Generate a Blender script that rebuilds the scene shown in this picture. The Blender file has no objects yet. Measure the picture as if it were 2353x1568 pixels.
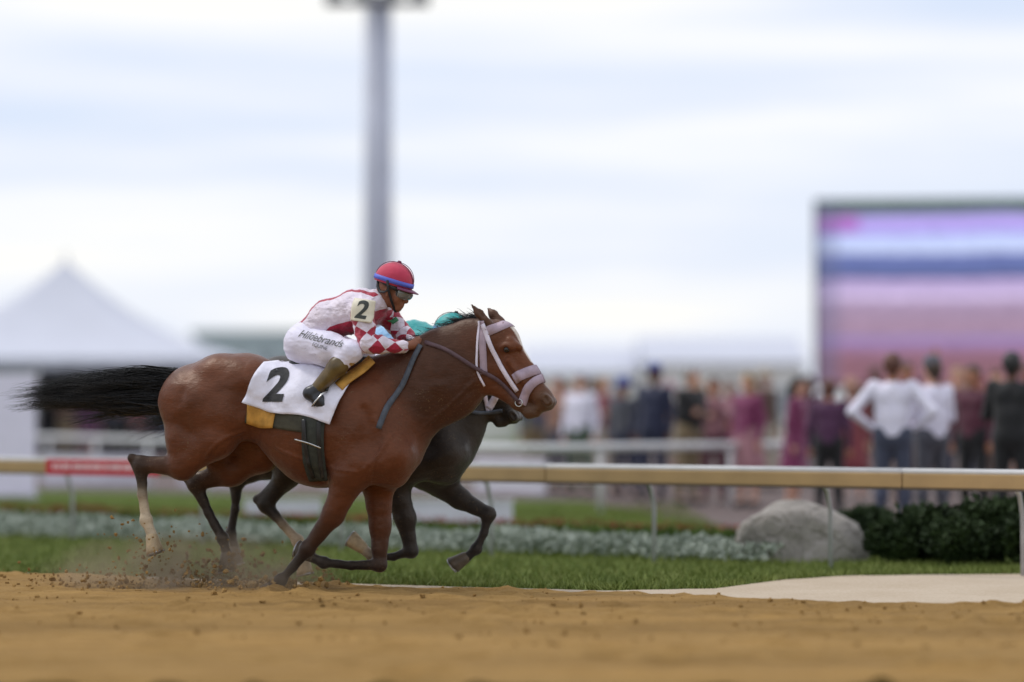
import bpy, bmesh, math, random
import numpy as np
from mathutils import Vector, Matrix

random.seed(7)
RNG = np.random.default_rng(11)
SC = bpy.context.scene
COL = SC.collection

# ------------------------------------------------------------------ camera
F_PX, CX, CY = 6187.5, 1176.5, 784.0        # focal length and centre of a 2353 px wide frame
CAM = np.array([0.0, 0.0, 1.23])
PITCH = math.atan((947.0 - CY) / F_PX)
cam_d = bpy.data.cameras.new('camera')
cam_d.sensor_width = 36.0
cam_d.lens = 36.0 * F_PX / 2353.0
cam_d.clip_start, cam_d.clip_end = 0.5, 3000.0
cam_d.dof.use_dof = True
cam_d.dof.focus_distance = 17.9
cam_d.dof.aperture_fstop = 0.5
cam_o = bpy.data.objects.new('camera', cam_d)
cam_o.location = CAM
cam_o.rotation_euler = (math.pi / 2 + PITCH, 0, 0)
COL.objects.link(cam_o)
SC.camera = cam_o

# ------------------------------------------------------------------ world, sun, exposure
SUN_EL, SUN_AZ = math.radians(58), math.radians(292)     # azimuth clockwise from +Y: high on the left, a little beyond the horses
w = bpy.data.worlds.new('World'); SC.world = w; w.use_nodes = True
nt = w.node_tree; nt.nodes.clear()
def wn(t, **k):
    n = nt.nodes.new(t)
    for a, b in k.items(): setattr(n, a, b)
    return n
out = wn('ShaderNodeOutputWorld')
sky = wn('ShaderNodeTexSky', sky_type='NISHITA', sun_disc=False, sun_elevation=SUN_EL, sun_rotation=SUN_AZ)
bgs = wn('ShaderNodeBackground'); bgs.inputs[1].default_value = 0.11
nt.links.new(sky.outputs[0], bgs.inputs[0])
tc = wn('ShaderNodeTexCoord')
mp = wn('ShaderNodeMapping'); mp.inputs['Scale'].default_value = (3.0, 3.0, 34.0)
nt.links.new(tc.outputs['Generated'], mp.inputs[0])
nz = wn('ShaderNodeTexNoise'); nz.inputs['Scale'].default_value = 1.15; nz.inputs['Detail'].default_value = 5.0; nz.inputs['Roughness'].default_value = 0.5
nt.links.new(mp.outputs[0], nz.inputs['Vector'])
rp = wn('ShaderNodeValToRGB')
e = rp.color_ramp.elements
e[0].position = 0.33; e[0].color = (0.68, 0.765, 0.93, 1)
e[1].position = 0.70; e[1].color = (1.0, 0.975, 0.92, 1)
m1 = e.new(0.48); m1.color = (0.80, 0.845, 0.95, 1)
m2 = e.new(0.58); m2.color = (0.91, 0.925, 0.955, 1)
nt.links.new(nz.outputs['Fac'], rp.inputs[0])
bgc = wn('ShaderNodeBackground'); bgc.inputs[1].default_value = 1.09
nt.links.new(rp.outputs[0], bgc.inputs[0])
mx = wn('ShaderNodeMixShader'); mx.inputs[0].default_value = 0.93
nt.links.new(bgs.outputs[0], mx.inputs[1]); nt.links.new(bgc.outputs[0], mx.inputs[2])
nt.links.new(mx.outputs[0], out.inputs[0])

sun_d = bpy.data.lights.new('sun', 'SUN'); sun_d.energy = 1.5; sun_d.angle = math.radians(10); sun_d.color = (1.0, 0.96, 0.9)
sun_o = bpy.data.objects.new('sun', sun_d); COL.objects.link(sun_o)
sd = Vector((math.sin(SUN_AZ) * math.cos(SUN_EL), math.cos(SUN_AZ) * math.cos(SUN_EL), math.sin(SUN_EL)))
sun_o.rotation_euler = sd.to_track_quat('Z', 'Y').to_euler()

SC.view_settings.view_transform = 'Standard'
SC.view_settings.look = 'None'
SC.view_settings.exposure = 0.0
SC.view_settings.gamma = 1.0
SC.view_settings.use_curve_mapping = False
SC.render.engine = 'CYCLES'
SC.cycles.use_denoising = True
SC.cycles.max_bounces = 6
SC.cycles.caustics_reflective = False
SC.cycles.caustics_refractive = False

# ------------------------------------------------------------------ helpers
def lin(r, g, b):
    f = lambda c: (c / 255) / 12.92 if c / 255 <= 0.04045 else ((c / 255 + 0.055) / 1.055) ** 2.4
    return (f(r), f(g), f(b))

def ray(px, py):
    r, u = (px - CX) / F_PX, (CY - py) / F_PX
    return np.array([r, math.cos(PITCH) - u * math.sin(PITCH), math.sin(PITCH) + u * math.cos(PITCH)])

def at(px, py, depth):
    d = ray(px, py); return CAM + d * (depth / d[1])

def ground_at(px, py, z=0.0):
    d = ray(px, py); return CAM + d * ((z - CAM[2]) / d[2])

class Frame:
    """A horse's own frame: x forward, y to its left, z up."""
    def __init__(s, origin, heading):
        s.o = np.array(origin, float); s.h = heading
        c, n = math.cos(heading), math.sin(heading)
        s.ex = np.array([c, -n, 0]); s.ey = np.array([n, c, 0])
    def __call__(s, px, py, y=0.0):
        d = ray(px, py)
        t = (y - (CAM - s.o) @ s.ey) / (d @ s.ey)
        p = CAM + t * d
        return np.array([(p - s.o) @ s.ex, y, p[2]])

def tag(o, label=None, cat=None, group=None, kind=None):
    if label: o['label'] = label
    if cat: o['category'] = cat
    if group: o['group'] = group
    if kind: o['kind'] = kind
    return o

def empty(name, loc=(0, 0, 0), rz=0.0):
    o = bpy.data.objects.new(name, None); o.empty_display_size = 0.2
    o.location = loc; o.rotation_euler = (0, 0, rz); COL.objects.link(o); return o

def mesh_np(name, verts, faces, material=None, parent=None, smooth=True, loop_sizes=None):
    """faces: (n,3)/(n,4) array, or a list of tuples."""
    me = bpy.data.meshes.new(name)
    verts = np.asarray(verts, dtype=np.float32)
    if isinstance(faces, np.ndarray):
        n, k = faces.shape
        me.vertices.add(len(verts)); me.vertices.foreach_set('co', verts.ravel())
        me.loops.add(n * k); me.loops.foreach_set('vertex_index', faces.ravel().astype(np.int32))
        me.polygons.add(n); me.polygons.foreach_set('loop_start', np.arange(0, n * k, k, dtype=np.int32))
        me.update(calc_edges=True)
    else:
        me.from_pydata([tuple(map(float, v)) for v in verts], [], [tuple(map(int, f)) for f in faces])
    me.polygons.foreach_set('use_smooth', np.full(len(me.polygons), smooth, dtype=bool))
    me.validate()
    o = bpy.data.objects.new(name, me); COL.objects.link(o)
    if material: me.materials.append(material)
    if parent: o.parent = parent
    return o

class MB:
    """Collects boxes, tubes and lathes and links them as one mesh."""
    def __init__(s): s.v = []; s.f = []
    def add(s, v, f):
        n = len(s.v); s.v += [tuple(map(float, p)) for p in v]; s.f += [tuple(i + n for i in q) for q in f]; return s
    def box(s, x0, x1, y0, y1, z0, z1):
        v = [(x, y, z) for z in (z0, z1) for y in (y0, y1) for x in (x0, x1)]
        return s.add(v, [(0, 2, 3, 1), (4, 5, 7, 6), (0, 1, 5, 4), (2, 6, 7, 3), (0, 4, 6, 2), (1, 3, 7, 5)])
    def tube(s, pts, r, n=10, caps=True, flat=1.0):
        pts = [Vector(p) for p in pts]; rs = r if hasattr(r, '__len__') else [r] * len(pts)
        v = []; f = []
        prev = None
        for i, p in enumerate(pts):
            d = (pts[min(i + 1, len(pts) - 1)] - pts[max(i - 1, 0)]).normalized()
            if prev is None:
                a = d.cross(Vector((0, 0, 1)));  a = a if a.length > 1e-3 else d.cross(Vector((0, 1, 0)))
            else: a = prev - d * prev.dot(d)
            a.normalize(); prev = a; b = d.cross(a)
            for k in range(n):
                t = 2 * math.pi * k / n
                v.append(p + (a * math.cos(t) + b * math.sin(t) * flat) * rs[i])
        for i in range(len(pts) - 1):
            for k in range(n):
                f.append((i * n + k, i * n + (k + 1) % n, (i + 1) * n + (k + 1) % n, (i + 1) * n + k))
        if caps:
            f.append(tuple(range(n - 1, -1, -1))); f.append(tuple((len(pts) - 1) * n + k for k in range(n)))
        return s.add(v, f)
    def prism(s, poly, y0, y1):
        n = len(poly)
        v = [(x, y0, z) for x, z in poly] + [(x, y1, z) for x, z in poly]
        return s.add(v, [tuple(range(n)), tuple(range(2 * n - 1, n - 1, -1))] + [(i, i + n, (i + 1) % n + n, (i + 1) % n) for i in range(n)])
    def build(s, name, material=None, parent=None, smooth=False, bevel=0.0, loc=None):
        o = mesh_np(name, s.v, s.f, material, parent, smooth)
        bm = bmesh.new(); bm.from_mesh(o.data); bmesh.ops.recalc_face_normals(bm, faces=bm.faces); bm.to_mesh(o.data); bm.free()
        if bevel:
            m = o.modifiers.new('bevel', 'BEVEL'); m.width = bevel; m.segments = 2; m.limit_method = 'ANGLE'
        if loc is not None: o.location = loc
        return o

def fbm(X, Y, seed, oct=4, gain=0.5):
    r = np.random.default_rng(seed); out = np.zeros_like(X); amp = 1.0; tot = 0
    for o in range(oct):
        tab = r.random((256, 256)); x = X * 2 ** o + 17.3 * o; y = Y * 2 ** o + 5.1 * o
        xi = np.floor(x).astype(int); yi = np.floor(y).astype(int); fx = x - xi; fy = y - yi
        fx = fx * fx * (3 - 2 * fx); fy = fy * fy * (3 - 2 * fy)
        g = lambda a, b: tab[a % 256, b % 256]
        v = (g(xi, yi) * (1 - fx) + g(xi + 1, yi) * fx) * (1 - fy) + (g(xi, yi + 1) * (1 - fx) + g(xi + 1, yi + 1) * fx) * fy
        out += amp * (v - 0.5); tot += amp; amp *= gain
    return out / tot * 2


# ------------------------------------------------------------------ materials
class N:
    """Small wrapper over a material's node tree."""
    def __init__(s, name):
        s.m = bpy.data.materials.new(name); s.m.use_nodes = True
        s.t = s.m.node_tree; s.b = s.t.nodes['Principled BSDF']
    def n(s, t, **k):
        x = s.t.nodes.new(t)
        for a, b in k.items(): setattr(x, a, b)
        return x
    def l(s, a, b): s.t.links.new(a, b)
    def noise(s, scale, detail=4, rough=0.55, vec=None, stretch=None, coord='Object'):
        x = s.n('ShaderNodeTexNoise'); x.inputs['Scale'].default_value = scale; x.inputs['Detail'].default_value = detail; x.inputs['Roughness'].default_value = rough
        if vec is None:
            vec = s.n('ShaderNodeTexCoord').outputs[coord]
        if stretch:
            m = s.n('ShaderNodeMapping'); m.inputs['Scale'].default_value = stretch[:3]
            if len(stretch) > 3: m.inputs['Rotation'].default_value = (0, 0, stretch[3])
            s.l(vec, m.inputs[0]); vec = m.outputs[0]
        s.l(vec, x.inputs['Vector']); return x.outputs['Fac']
    def ramp(s, fac, stops):
        r = s.n('ShaderNodeValToRGB'); e = r.color_ramp.elements
        while len(e) < len(stops): e.new(0.5)
        for q, (p, c) in zip(e, stops): q.position = p; q.color = (*c, 1) if len(c) == 3 else c
        s.l(fac, r.inputs[0]); return r.outputs[0]
    def mix(s, fac, a, b, mode='MIX'):
        x = s.n('ShaderNodeMix', data_type='RGBA', blend_type=mode)
        for sock, val in ((x.inputs[0], fac), (x.inputs[6], a), (x.inputs[7], b)):
            if isinstance(val, (int, float)): sock.default_value = val
            elif isinstance(val, tuple): sock.default_value = (*val[:3], 1)
            else: s.l(val, sock)
        return x.outputs[2]
    def math(s, op, a, b=0.0, c=0.0):
        x = s.n('ShaderNodeMath', operation=op)
        for sock, val in zip(x.inputs, (a, b, c)):
            if isinstance(val, (int, float)): sock.default_value = val
            else: s.l(val, sock)
        return x.outputs[0]
    def attr(s, name, out='Fac'):
        return s.n('ShaderNodeAttribute', attribute_name=name).outputs[out]
    def bump(s, h, strength=0.3, dist=0.01):
        x = s.n('ShaderNodeBump'); x.inputs['Strength'].default_value = strength; x.inputs['Distance'].default_value = dist
        s.l(h, x.inputs['Height']); s.l(x.outputs[0], s.b.inputs['Normal']); return s
    def color(s, c):
        if isinstance(c, tuple): s.b.inputs['Base Color'].default_value = (*c[:3], 1)
        else: s.l(c, s.b.inputs['Base Color'])
        return s
    def set(s, **k):
        names = dict(rough='Roughness', metal='Metallic', spec='Specular IOR Level', sheen='Sheen Weight', coat='Coat Weight', trans='Transmission Weight', sss='Subsurface Weight', aniso='Anisotropic', alpha='Alpha')
        for a, b in k.items(): s.b.inputs[names[a]].default_value = b
        return s

def spatter(m, c, amount=0.60, dirt=(0.16, 0.105, 0.055)):
    """Specks of thrown dirt in loose patches."""
    sp = m.math('GREATER_THAN', m.noise(95, 2, 0.5), 0.66); pt = m.ramp(m.noise(4.5, 3), [(0.45, (0, 0, 0)), (0.62, (1, 1, 1))])
    f = m.math('MULTIPLY', m.math('MULTIPLY', sp, pt), amount)
    return m.mix(f, c, dirt)
MATS = {}
def plain(name, c, rough=0.6, var=0.12, scale=8.0, bump=0.0, bscale=60.0, dist=0.004, **k):
    """A procedural material: base colour with mottled wear and fine relief."""
    if name in MATS: return MATS[name]
    m = N(name)
    d = tuple(max(0, x * (1 - var)) for x in c); u = tuple(min(1, x * (1 + var)) for x in c)
    m.color(m.ramp(m.noise(scale, 5), [(0.35, d), (0.68, u)])).set(rough=rough, **k)
    if bump: m.bump(m.noise(bscale, 5), bump, dist)
    MATS[name] = m.m
    return m.m

# ------------------------------------------------------------------ soft solid modelling
class Solid:
    """Round cones blended into one continuous skin."""
    def __init__(s): s.p = []
    def cone(s, a, b, ra, rb, k=0.06, ky=1.0, c=0, sub=False):
        s.p.append((np.array(a, np.float32), np.array(b, np.float32), ra, rb, k, ky, c, sub)); return s
    def chain(s, pts, rs, k=0.05, ky=1.0, c=0):
        cs = c if hasattr(c, '__len__') else [c] * (len(pts) - 1)
        for i in range(len(pts) - 1): s.cone(pts[i], pts[i + 1], rs[i], rs[i + 1], k, ky, cs[i])
        return s
    def ball(s, a, r, k=0.05, ky=1.0, c=0, sub=False): return s.cone(a, a, r, r, k, ky, c, sub)
    @staticmethod
    def dist(P, pr):
        a, b, ra, rb, k, ky, c, sub = pr
        sc = np.array([1, 1 / ky, 1], np.float32)
        P = P * sc; a = a * sc; b = b * sc
        ab = b - a; q = P - a; L = float(ab @ ab)
        t = np.clip((q @ ab) / L, 0, 1) if L > 1e-9 else np.zeros(P.shape[:-1], np.float32)
        d = np.sqrt(((q - t[..., None] * ab) ** 2).sum(-1)) - (ra + (rb - ra) * t)
        return d * (0.5 + 0.5 * min(1.0, ky))
    def eval(s, P):
        P = np.asarray(P, np.float32)
        D = np.full(P.shape[:-1], 1.0, np.float32)
        for pr in s.p: D = s.blend(D, s.dist(P, pr), pr)
        return D
    @staticmethod
    def blend(D, d, pr):
        k = pr[4]
        if pr[7]:
            h = np.maximum(k - np.abs(D + d), 0) / k
            return np.maximum(D, -d) + h * h * k * 0.25
        h = np.maximum(k - np.abs(D - d), 0) / k
        return np.minimum(D, d) - h * h * k * 0.25
    def mesh(s, h, post=None):
        lo = np.min([np.minimum(p[0], p[1]) - max(p[2], p[3]) * max(1, p[5]) for p in s.p], axis=0) - 4 * h
        hi = np.max([np.maximum(p[0], p[1]) + max(p[2], p[3]) * max(1, p[5]) for p in s.p], axis=0) + 4 * h
        n = np.ceil((hi - lo) / h).astype(int) + 1
        D = np.full(n, 1.0, np.float32)
        ax = [lo[i] + h * np.arange(n[i], dtype=np.float32) for i in range(3)]
        for pr in s.p:
            m = max(pr[2], pr[3]) * np.array([1, max(pr[5], 0.3), 1]) + pr[4] + 0.05
            i0 = np.maximum(((np.minimum(pr[0], pr[1]) - m - lo) / h).astype(int), 0)
            i1 = np.minimum(((np.maximum(pr[0], pr[1]) + m - lo) / h).astype(int) + 2, n)
            sl = tuple(slice(a, b) for a, b in zip(i0, i1))
            P = np.stack(np.meshgrid(ax[0][sl[0]], ax[1][sl[1]], ax[2][sl[2]], indexing='ij'), -1)
            D[sl] = s.blend(D[sl], s.dist(P, pr), pr)
        if post is not None: D = post(D, ax)
        return surface_nets(D, lo, h)

def surface_nets(D, lo, h):
    S = D < 0
    c = [(i, j, k) for i in (0, 1) for j in (0, 1) for k in (0, 1)]
    nx, ny, nz = D.shape
    cnt = sum(S[i:nx - 1 + i, j:ny - 1 + j, k:nz - 1 + k].astype(np.int8) for i, j, k in c)
    act = np.argwhere((cnt > 0) & (cnt < 8))
    idx = np.full((nx - 1, ny - 1, nz - 1), -1, np.int64)
    idx[tuple(act.T)] = np.arange(len(act))
    val = {q: D[act[:, 0] + q[0], act[:, 1] + q[1], act[:, 2] + q[2]] for q in c}
    acc = np.zeros((len(act), 3)); num = np.zeros(len(act))
    for a in c:
        for d in range(3):
            if a[d]: continue
            b = list(a); b[d] = 1; b = tuple(b)
            va, vb = val[a], val[b]; m = (va < 0) != (vb < 0)
            t = np.where(m, va / np.where(m, va - vb, 1), 0)
            p = np.zeros((len(act), 3)); p[:] = a; p[:, d] = t
            acc += p * m[:, None]; num += m
    V = lo + h * (act + acc / num[:, None])
    Fs = []
    for d in range(3):
        e1, e2 = (d + 1) % 3, (d + 2) % 3
        sl0 = [slice(1, -1)] * 3; sl1 = [slice(1, -1)] * 3
        sl0[d] = slice(0, -1); sl1[d] = slice(1, None)
        A, B = S[tuple(sl0)], S[tuple(sl1)]
        q = np.argwhere(A != B)
        flip = A[tuple(q.T)]
        base = q.copy(); base[:, e1] += 1; base[:, e2] += 1
        def cell(u, v):
            z = base.copy(); z[:, e1] -= u; z[:, e2] -= v; return idx[tuple(z.T)]
        f = np.stack([cell(1, 1), cell(0, 1), cell(0, 0), cell(1, 0)], 1)
        f[~flip] = f[~flip][:, ::-1]
        Fs.append(f)
    Fq = np.concatenate(Fs); Fq = Fq[(Fq >= 0).all(1)]
    return V, Fq

def relax(V, Fq, n=2, lam=0.5):
    E = np.concatenate([Fq[:, [0, 1]], Fq[:, [1, 2]], Fq[:, [2, 3]], Fq[:, [3, 0]]])
    for it in range(n):
        for L in (lam, -lam * 1.02):
            A = np.zeros_like(V); C = np.zeros(len(V))
            np.add.at(A, E[:, 0], V[E[:, 1]]); np.add.at(C, E[:, 0], 1)
            np.add.at(A, E[:, 1], V[E[:, 0]]); np.add.at(C, E[:, 1], 1)
            V = V + L * (A / C[:, None] - V)
    return V

def wrinkle(o, amp, scale, stretch=(1, 1, 1), seed=50, ridge=False):
    """Push a mesh in and out along its normals by stretched 3-D noise."""
    n = len(o.data.vertices); V = np.zeros(n * 3, np.float32); Nn = np.zeros(n * 3, np.float32)
    o.data.vertices.foreach_get('co', V); o.data.vertices.foreach_get('normal', Nn)
    V = V.reshape(-1, 3); Nn = Nn.reshape(-1, 3); Q = V * scale * np.array(stretch) + 40
    f = fbm(Q[:, 0] + 0.7 * Q[:, 1], Q[:, 2] - 0.4 * Q[:, 1], seed, 3)
    if ridge: f = 1 - 2 * np.abs(f) ** 0.7
    V = V + Nn * (amp * f)[:, None]
    o.data.vertices.foreach_set('co', V.astype(np.float32).ravel()); o.data.update()

def color_attr(o, cols, name='tint'):
    a = o.data.color_attributes.new(name, 'FLOAT_COLOR', 'POINT')
    c = np.ones((len(cols), 4), np.float32); c[:, :3] = cols
    a.data.foreach_set('color', c.ravel())

def float_attr(o, vals, name):
    a = o.data.attributes.new(name, 'FLOAT', 'POINT'); a.data.foreach_set('value', np.asarray(vals, np.float32))

def prim_colors(sol, V, palette, sig=0.012):
    acc = np.zeros((len(V), 3)); W = np.zeros(len(V))
    P = V.astype(np.float32)
    for pr in sol.p:
        if pr[7] or pr[6] is None: continue
        wt = np.exp(-np.clip(sol.dist(P, pr) + 0.03, -0.02, 0.4) / sig) + 1e-12
        acc += wt[:, None] * np.array(palette[pr[6]]); W += wt
    return acc / W[:, None]

def project(sol, xz, side, off, start=0.95, clamp=True):
    """Slide points along the horse's width until they lie off metres over its skin."""
    xz = np.array(xz, float)
    for _ in range(6 if clamp else 0):       # points beyond the outline slide back onto it
        Q = np.stack([xz[:, 0], np.zeros(len(xz)), xz[:, 1]], 1)
        d0 = sol.eval(Q); e = 0.004
        gx = (sol.eval(Q + [e, 0, 0]) - d0) / e; gz = (sol.eval(Q + [0, 0, e]) - d0) / e
        ex = np.maximum(d0 - np.asarray(off) * 0.9, 0) * 0.8
        xz[:, 0] -= gx * ex; xz[:, 1] -= gz * ex
    P = np.stack([xz[:, 0], np.full(len(xz), side * start), xz[:, 1]], 1)
    for _ in range(42):
        d = sol.eval(P) - off
        P[:, 1] = P[:, 1] - side * np.clip(d, -0.05, 0.2) * 0.85
    P[:, 1] = np.where(np.abs(P[:, 1]) > start, 0, P[:, 1])
    return P

def sheet(name, P, nu, nv, thick, material, parent, out_sign):
    """A draped sheet of nu x nv points with real thickness."""
    idx = np.arange(nu * nv).reshape(nu, nv)
    q = np.stack([idx[:-1, :-1], idx[1:, :-1], idx[1:, 1:], idx[:-1, 1:]], -1).reshape(-1, 4)
    o = mesh_np(name, P, q, material, parent)
    bm = bmesh.new(); bm.from_mesh(o.data)
    bmesh.ops.recalc_face_normals(bm, faces=bm.faces)
    bm.faces.ensure_lookup_table()
    s = sum(f.normal.y * f.calc_area() for f in bm.faces)
    if s * out_sign < 0: bmesh.ops.reverse_faces(bm, faces=bm.faces)
    bm.to_mesh(o.data); bm.free()
    m = o.modifiers.new('thickness', 'SOLIDIFY'); m.thickness = thick; m.offset = 1.0
    return o

def smooth_path(pts, n):
    pts = np.asarray(pts, float)
    if len(pts) == 2: return pts[0] + (pts[1] - pts[0]) * np.linspace(0, 1, n)[:, None]
    P = np.vstack([2 * pts[0] - pts[1], pts, 2 * pts[-1] - pts[-2]])
    out = []
    m = len(pts) - 1
    for u in np.linspace(0, m - 1e-6, n):
        i = int(u); t = u - i
        p0, p1, p2, p3 = P[i], P[i + 1], P[i + 2], P[i + 3]
        out.append(0.5 * ((2 * p1) + (-p0 + p2) * t + (2 * p0 - 5 * p1 + 4 * p2 - p3) * t * t + (-p0 + 3 * p1 - 3 * p2 + p3) * t ** 3))
    return np.array(out)

def strap(name, sol, path_xz, width, side, off, thick, material, parent, n=20, clamp=True):
    c = smooth_path(path_xz, n)
    d = np.gradient(c, axis=0); d /= np.linalg.norm(d, axis=1)[:, None] + 1e-9
    nrm = np.stack([-d[:, 1], d[:, 0]], 1)
    grid = np.stack([c + nrm * width * s for s in (-0.5, 0.0, 0.5)], 1).reshape(-1, 2)
    return sheet(name, project(sol, grid, side, off, clamp=clamp), n, 3, thick, material, parent, side)

def text_mesh(body, size, shear=0.0, bold=0.0):
    cu = bpy.data.curves.new('lettering', 'FONT'); cu.body = body; cu.size = size; cu.shear = shear; cu.offset = bold
    cu.align_x = 'CENTER'; cu.align_y = 'CENTER'; cu.resolution_u = 6
    o = bpy.data.objects.new('lettering', cu); COL.objects.link(o)
    dg = bpy.context.evaluated_depsgraph_get(); dg.update()
    me = bpy.data.meshes.new_from_object(o.evaluated_get(dg))
    bpy.data.objects.remove(o); bpy.data.curves.remove(cu)
    bm = bmesh.new(); bm.from_mesh(me)
    bmesh.ops.triangulate(bm, faces=bm.faces)
    for _ in range(2):
        long = [ed for ed in bm.edges if ed.calc_length() > size * 0.12]
        if long: bmesh.ops.subdivide_edges(bm, edges=long, cuts=1); bmesh.ops.triangulate(bm, faces=bm.faces)
    V = np.array([v.co[:2] for v in bm.verts]); Fc = [tuple(v.index for v in f.verts) for f in bm.faces]
    bm.free(); bpy.data.meshes.remove(me)
    return V, Fc

def strands(name, starts, mids, ends, r0, material, parent, seg=7, jitter=0.01, wave=0.0):
    """Many tapering hairs, each a three-sided tube along a bent path."""
    n = len(starts); t = np.linspace(0, 1, seg + 1)[None, :, None]
    A, B, C = (np.asarray(x)[:, None, :] for x in (starts, mids, ends))
    P = (1 - t) ** 2 * A + 2 * t * (1 - t) * B + t * t * C
    P = P + RNG.normal(0, jitter, P.shape) * t
    if wave:
        ph = RNG.uniform(0, 6.28, (n, 1)); fr = RNG.uniform(4, 9, (n, 1))
        P[:, :, 2] += wave * np.sin(ph + fr * t[:, :, 0]) * t[:, :, 0]
        P[:, :, 1] += wave * np.cos(ph * 1.7 + fr * t[:, :, 0]) * t[:, :, 0]
    d = np.gradient(P, axis=1); d /= np.linalg.norm(d, axis=2, keepdims=True) + 1e-9
    up = np.array([0.1, 1.0, 0.2]); a = np.cross(d, up); a /= np.linalg.norm(a, axis=2, keepdims=True) + 1e-9
    b = np.cross(d, a)
    rad = (np.asarray(r0).reshape(-1, 1, 1) if hasattr(r0, '__len__') else r0) * (1 - 0.9 * t ** 1.5)
    rings = [P + rad * (math.cos(q) * a + math.sin(q) * b) for q in (0, 2.09, 4.19)]
    V = np.stack(rings, 2).reshape(-1, 3)
    i = np.arange(n)[:, None, None] * (seg + 1) * 3 + np.arange(seg)[None, :, None] * 3
    k = np.arange(3)[None, None, :]; k2 = (k + 1) % 3
    q = np.stack([i + k, i + k2, i + 3 + k2, i + 3 + k], -1).reshape(-1, 4)
    return mesh_np(name, V, q, material, parent)
# ------------------------------------------------------------------ ground
TR = math.radians(24)                                   # the way the track runs
TC, TS = math.cos(TR), math.sin(TR)
G = lambda px, py: ground_at(px, py)[:2]
def extend(pts, far=60.0):
    pts = [np.array(p) for p in pts]
    a = pts[0] - pts[1]; b = pts[-1] - pts[-2]
    a = a / np.linalg.norm(a); b = b / np.linalg.norm(b)
    return np.array([pts[0] + a * far] + pts + [pts[-1] + b * far])

def lawn_material():
    m = N('lawn')
    c = m.ramp(m.noise(0.9, 5, 0.6), [(0.3, (0.085, 0.125, 0.024)), (0.55, (0.125, 0.175, 0.034)), (0.75, (0.165, 0.20, 0.05))])
    m.color(m.mix(0.5, c, m.ramp(m.noise(30, 4), [(0.3, (0.045, 0.085, 0.014)), (0.7, (0.12, 0.17, 0.035))]))).set(rough=0.9, spec=0.1)
    m.bump(m.noise(55, 4), 0.8, 0.03); return m.m
M_LAWN = lawn_material()
gnd = mesh_np('ground', [(-1500, -30, 0), (1500, -30, 0), (1500, 2500, 0), (-1500, 2500, 0)], [(0, 1, 2, 3)], M_LAWN); tag(gnd, kind='structure')

def dirt_material():
    m = N('track_dirt')
    st = (0.55, 5.5, 1.0, TR)
    a = m.noise(1.1, 5, 0.65, stretch=st); b = m.noise(7.0, 5, 0.62, stretch=(0.4, 3.0, 1, TR)); g = m.noise(70, 4, 0.65)
    c = m.ramp(a, [(0.28, (0.205, 0.128, 0.056)), (0.5, (0.325, 0.212, 0.098)), (0.75, (0.43, 0.295, 0.15))])
    c = m.mix(0.5, c, m.ramp(b, [(0.3, (0.17, 0.105, 0.045)), (0.7, (0.44, 0.30, 0.155))]))
    band = m.noise(1.0, 4, 0.6, stretch=(0.10, 1.15, 1, TR))
    c = m.mix(1.0, c, m.ramp(band, [(0.30, (0.66, 0.64, 0.62)), (0.5, (1.0, 1.0, 1.0)), (0.70, (1.22, 1.2, 1.16))]), 'MULTIPLY')
    c = m.mix(0.35, c, m.ramp(g, [(0.3, (0.17, 0.105, 0.05)), (0.72, (0.38, 0.265, 0.145))]))
    c = m.mix(1.0, c, (0.98, 0.90, 0.66), 'MULTIPLY'); m.color(c).set(rough=0.95, spec=0.08)
    h = m.math('ADD', m.math('MULTIPLY', g, 0.5), b)
    m.bump(h, 0.7, 0.025); return m.m
M_DIRT = dirt_material()
edge = extend([G(0, 1326), G(350, 1336), G(700, 1350), G(1176, 1366), G(1700, 1386), G(2353, 1402)])
xs = np.concatenate([np.array([-70, -45, -30, -20, -14, -10, -8]), np.arange(-6.5, 6.0, 0.035), np.array([7, 9, 12, 18, 28, 45, 62])])
vs = np.concatenate([np.linspace(0, 0.80, 300), np.linspace(0.8, 1.0, 90)[1:]])
ey = np.interp(xs, edge[:, 0], edge[:, 1])
near = ey - 11.5
X = np.repeat(xs[:, None], len(vs), 1); Y = (ey - near)[:, None] + near[:, None] * vs[None, :]
Ua = X * TC - Y * TS; Va = X * TS + Y * TC
Z = 0.045 + 0.020 * fbm(Ua * 0.9, Va * 9, 3, 4) + 0.012 * fbm(X * 7, Y * 7, 4, 4, 0.6) + 0.010 * fbm(X * 1.2, Y * 1.2, 5, 2)
r = np.random.default_rng(5)
for _ in range(330):                                    # hoof prints
    cx, cy = r.uniform(-6, 6), r.uniform(10.5, 20.5); s_ = r.uniform(0.055, 0.10)
    d2 = ((X - cx) * TC - (Y - cy) * TS) ** 2 / (1.25 * s_) ** 2 + ((X - cx) * TS + (Y - cy) * TC) ** 2 / s_ ** 2
    Z += -0.045 * np.exp(-d2) + 0.022 * np.exp(-(np.sqrt(d2) - 1.5) ** 2 * 4)
edgefade = np.clip((1 - vs) * 18, 0, 1)[None, :]
Z = np.maximum(Z, 0.012) * edgefade + 0.010 * (1 - edgefade) + 0.004
TRK = (xs, ey - near, near, vs, Z.copy())
idx = np.arange(X.size).reshape(X.shape)
q = np.stack([idx[:-1, :-1], idx[1:, :-1], idx[1:, 1:], idx[:-1, 1:]], -1).reshape(-1, 4)
trk = mesh_np('dirt_track', np.stack([X, Y, Z], -1).reshape(-1, 3), q, M_DIRT); tag(trk, kind='structure')

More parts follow.
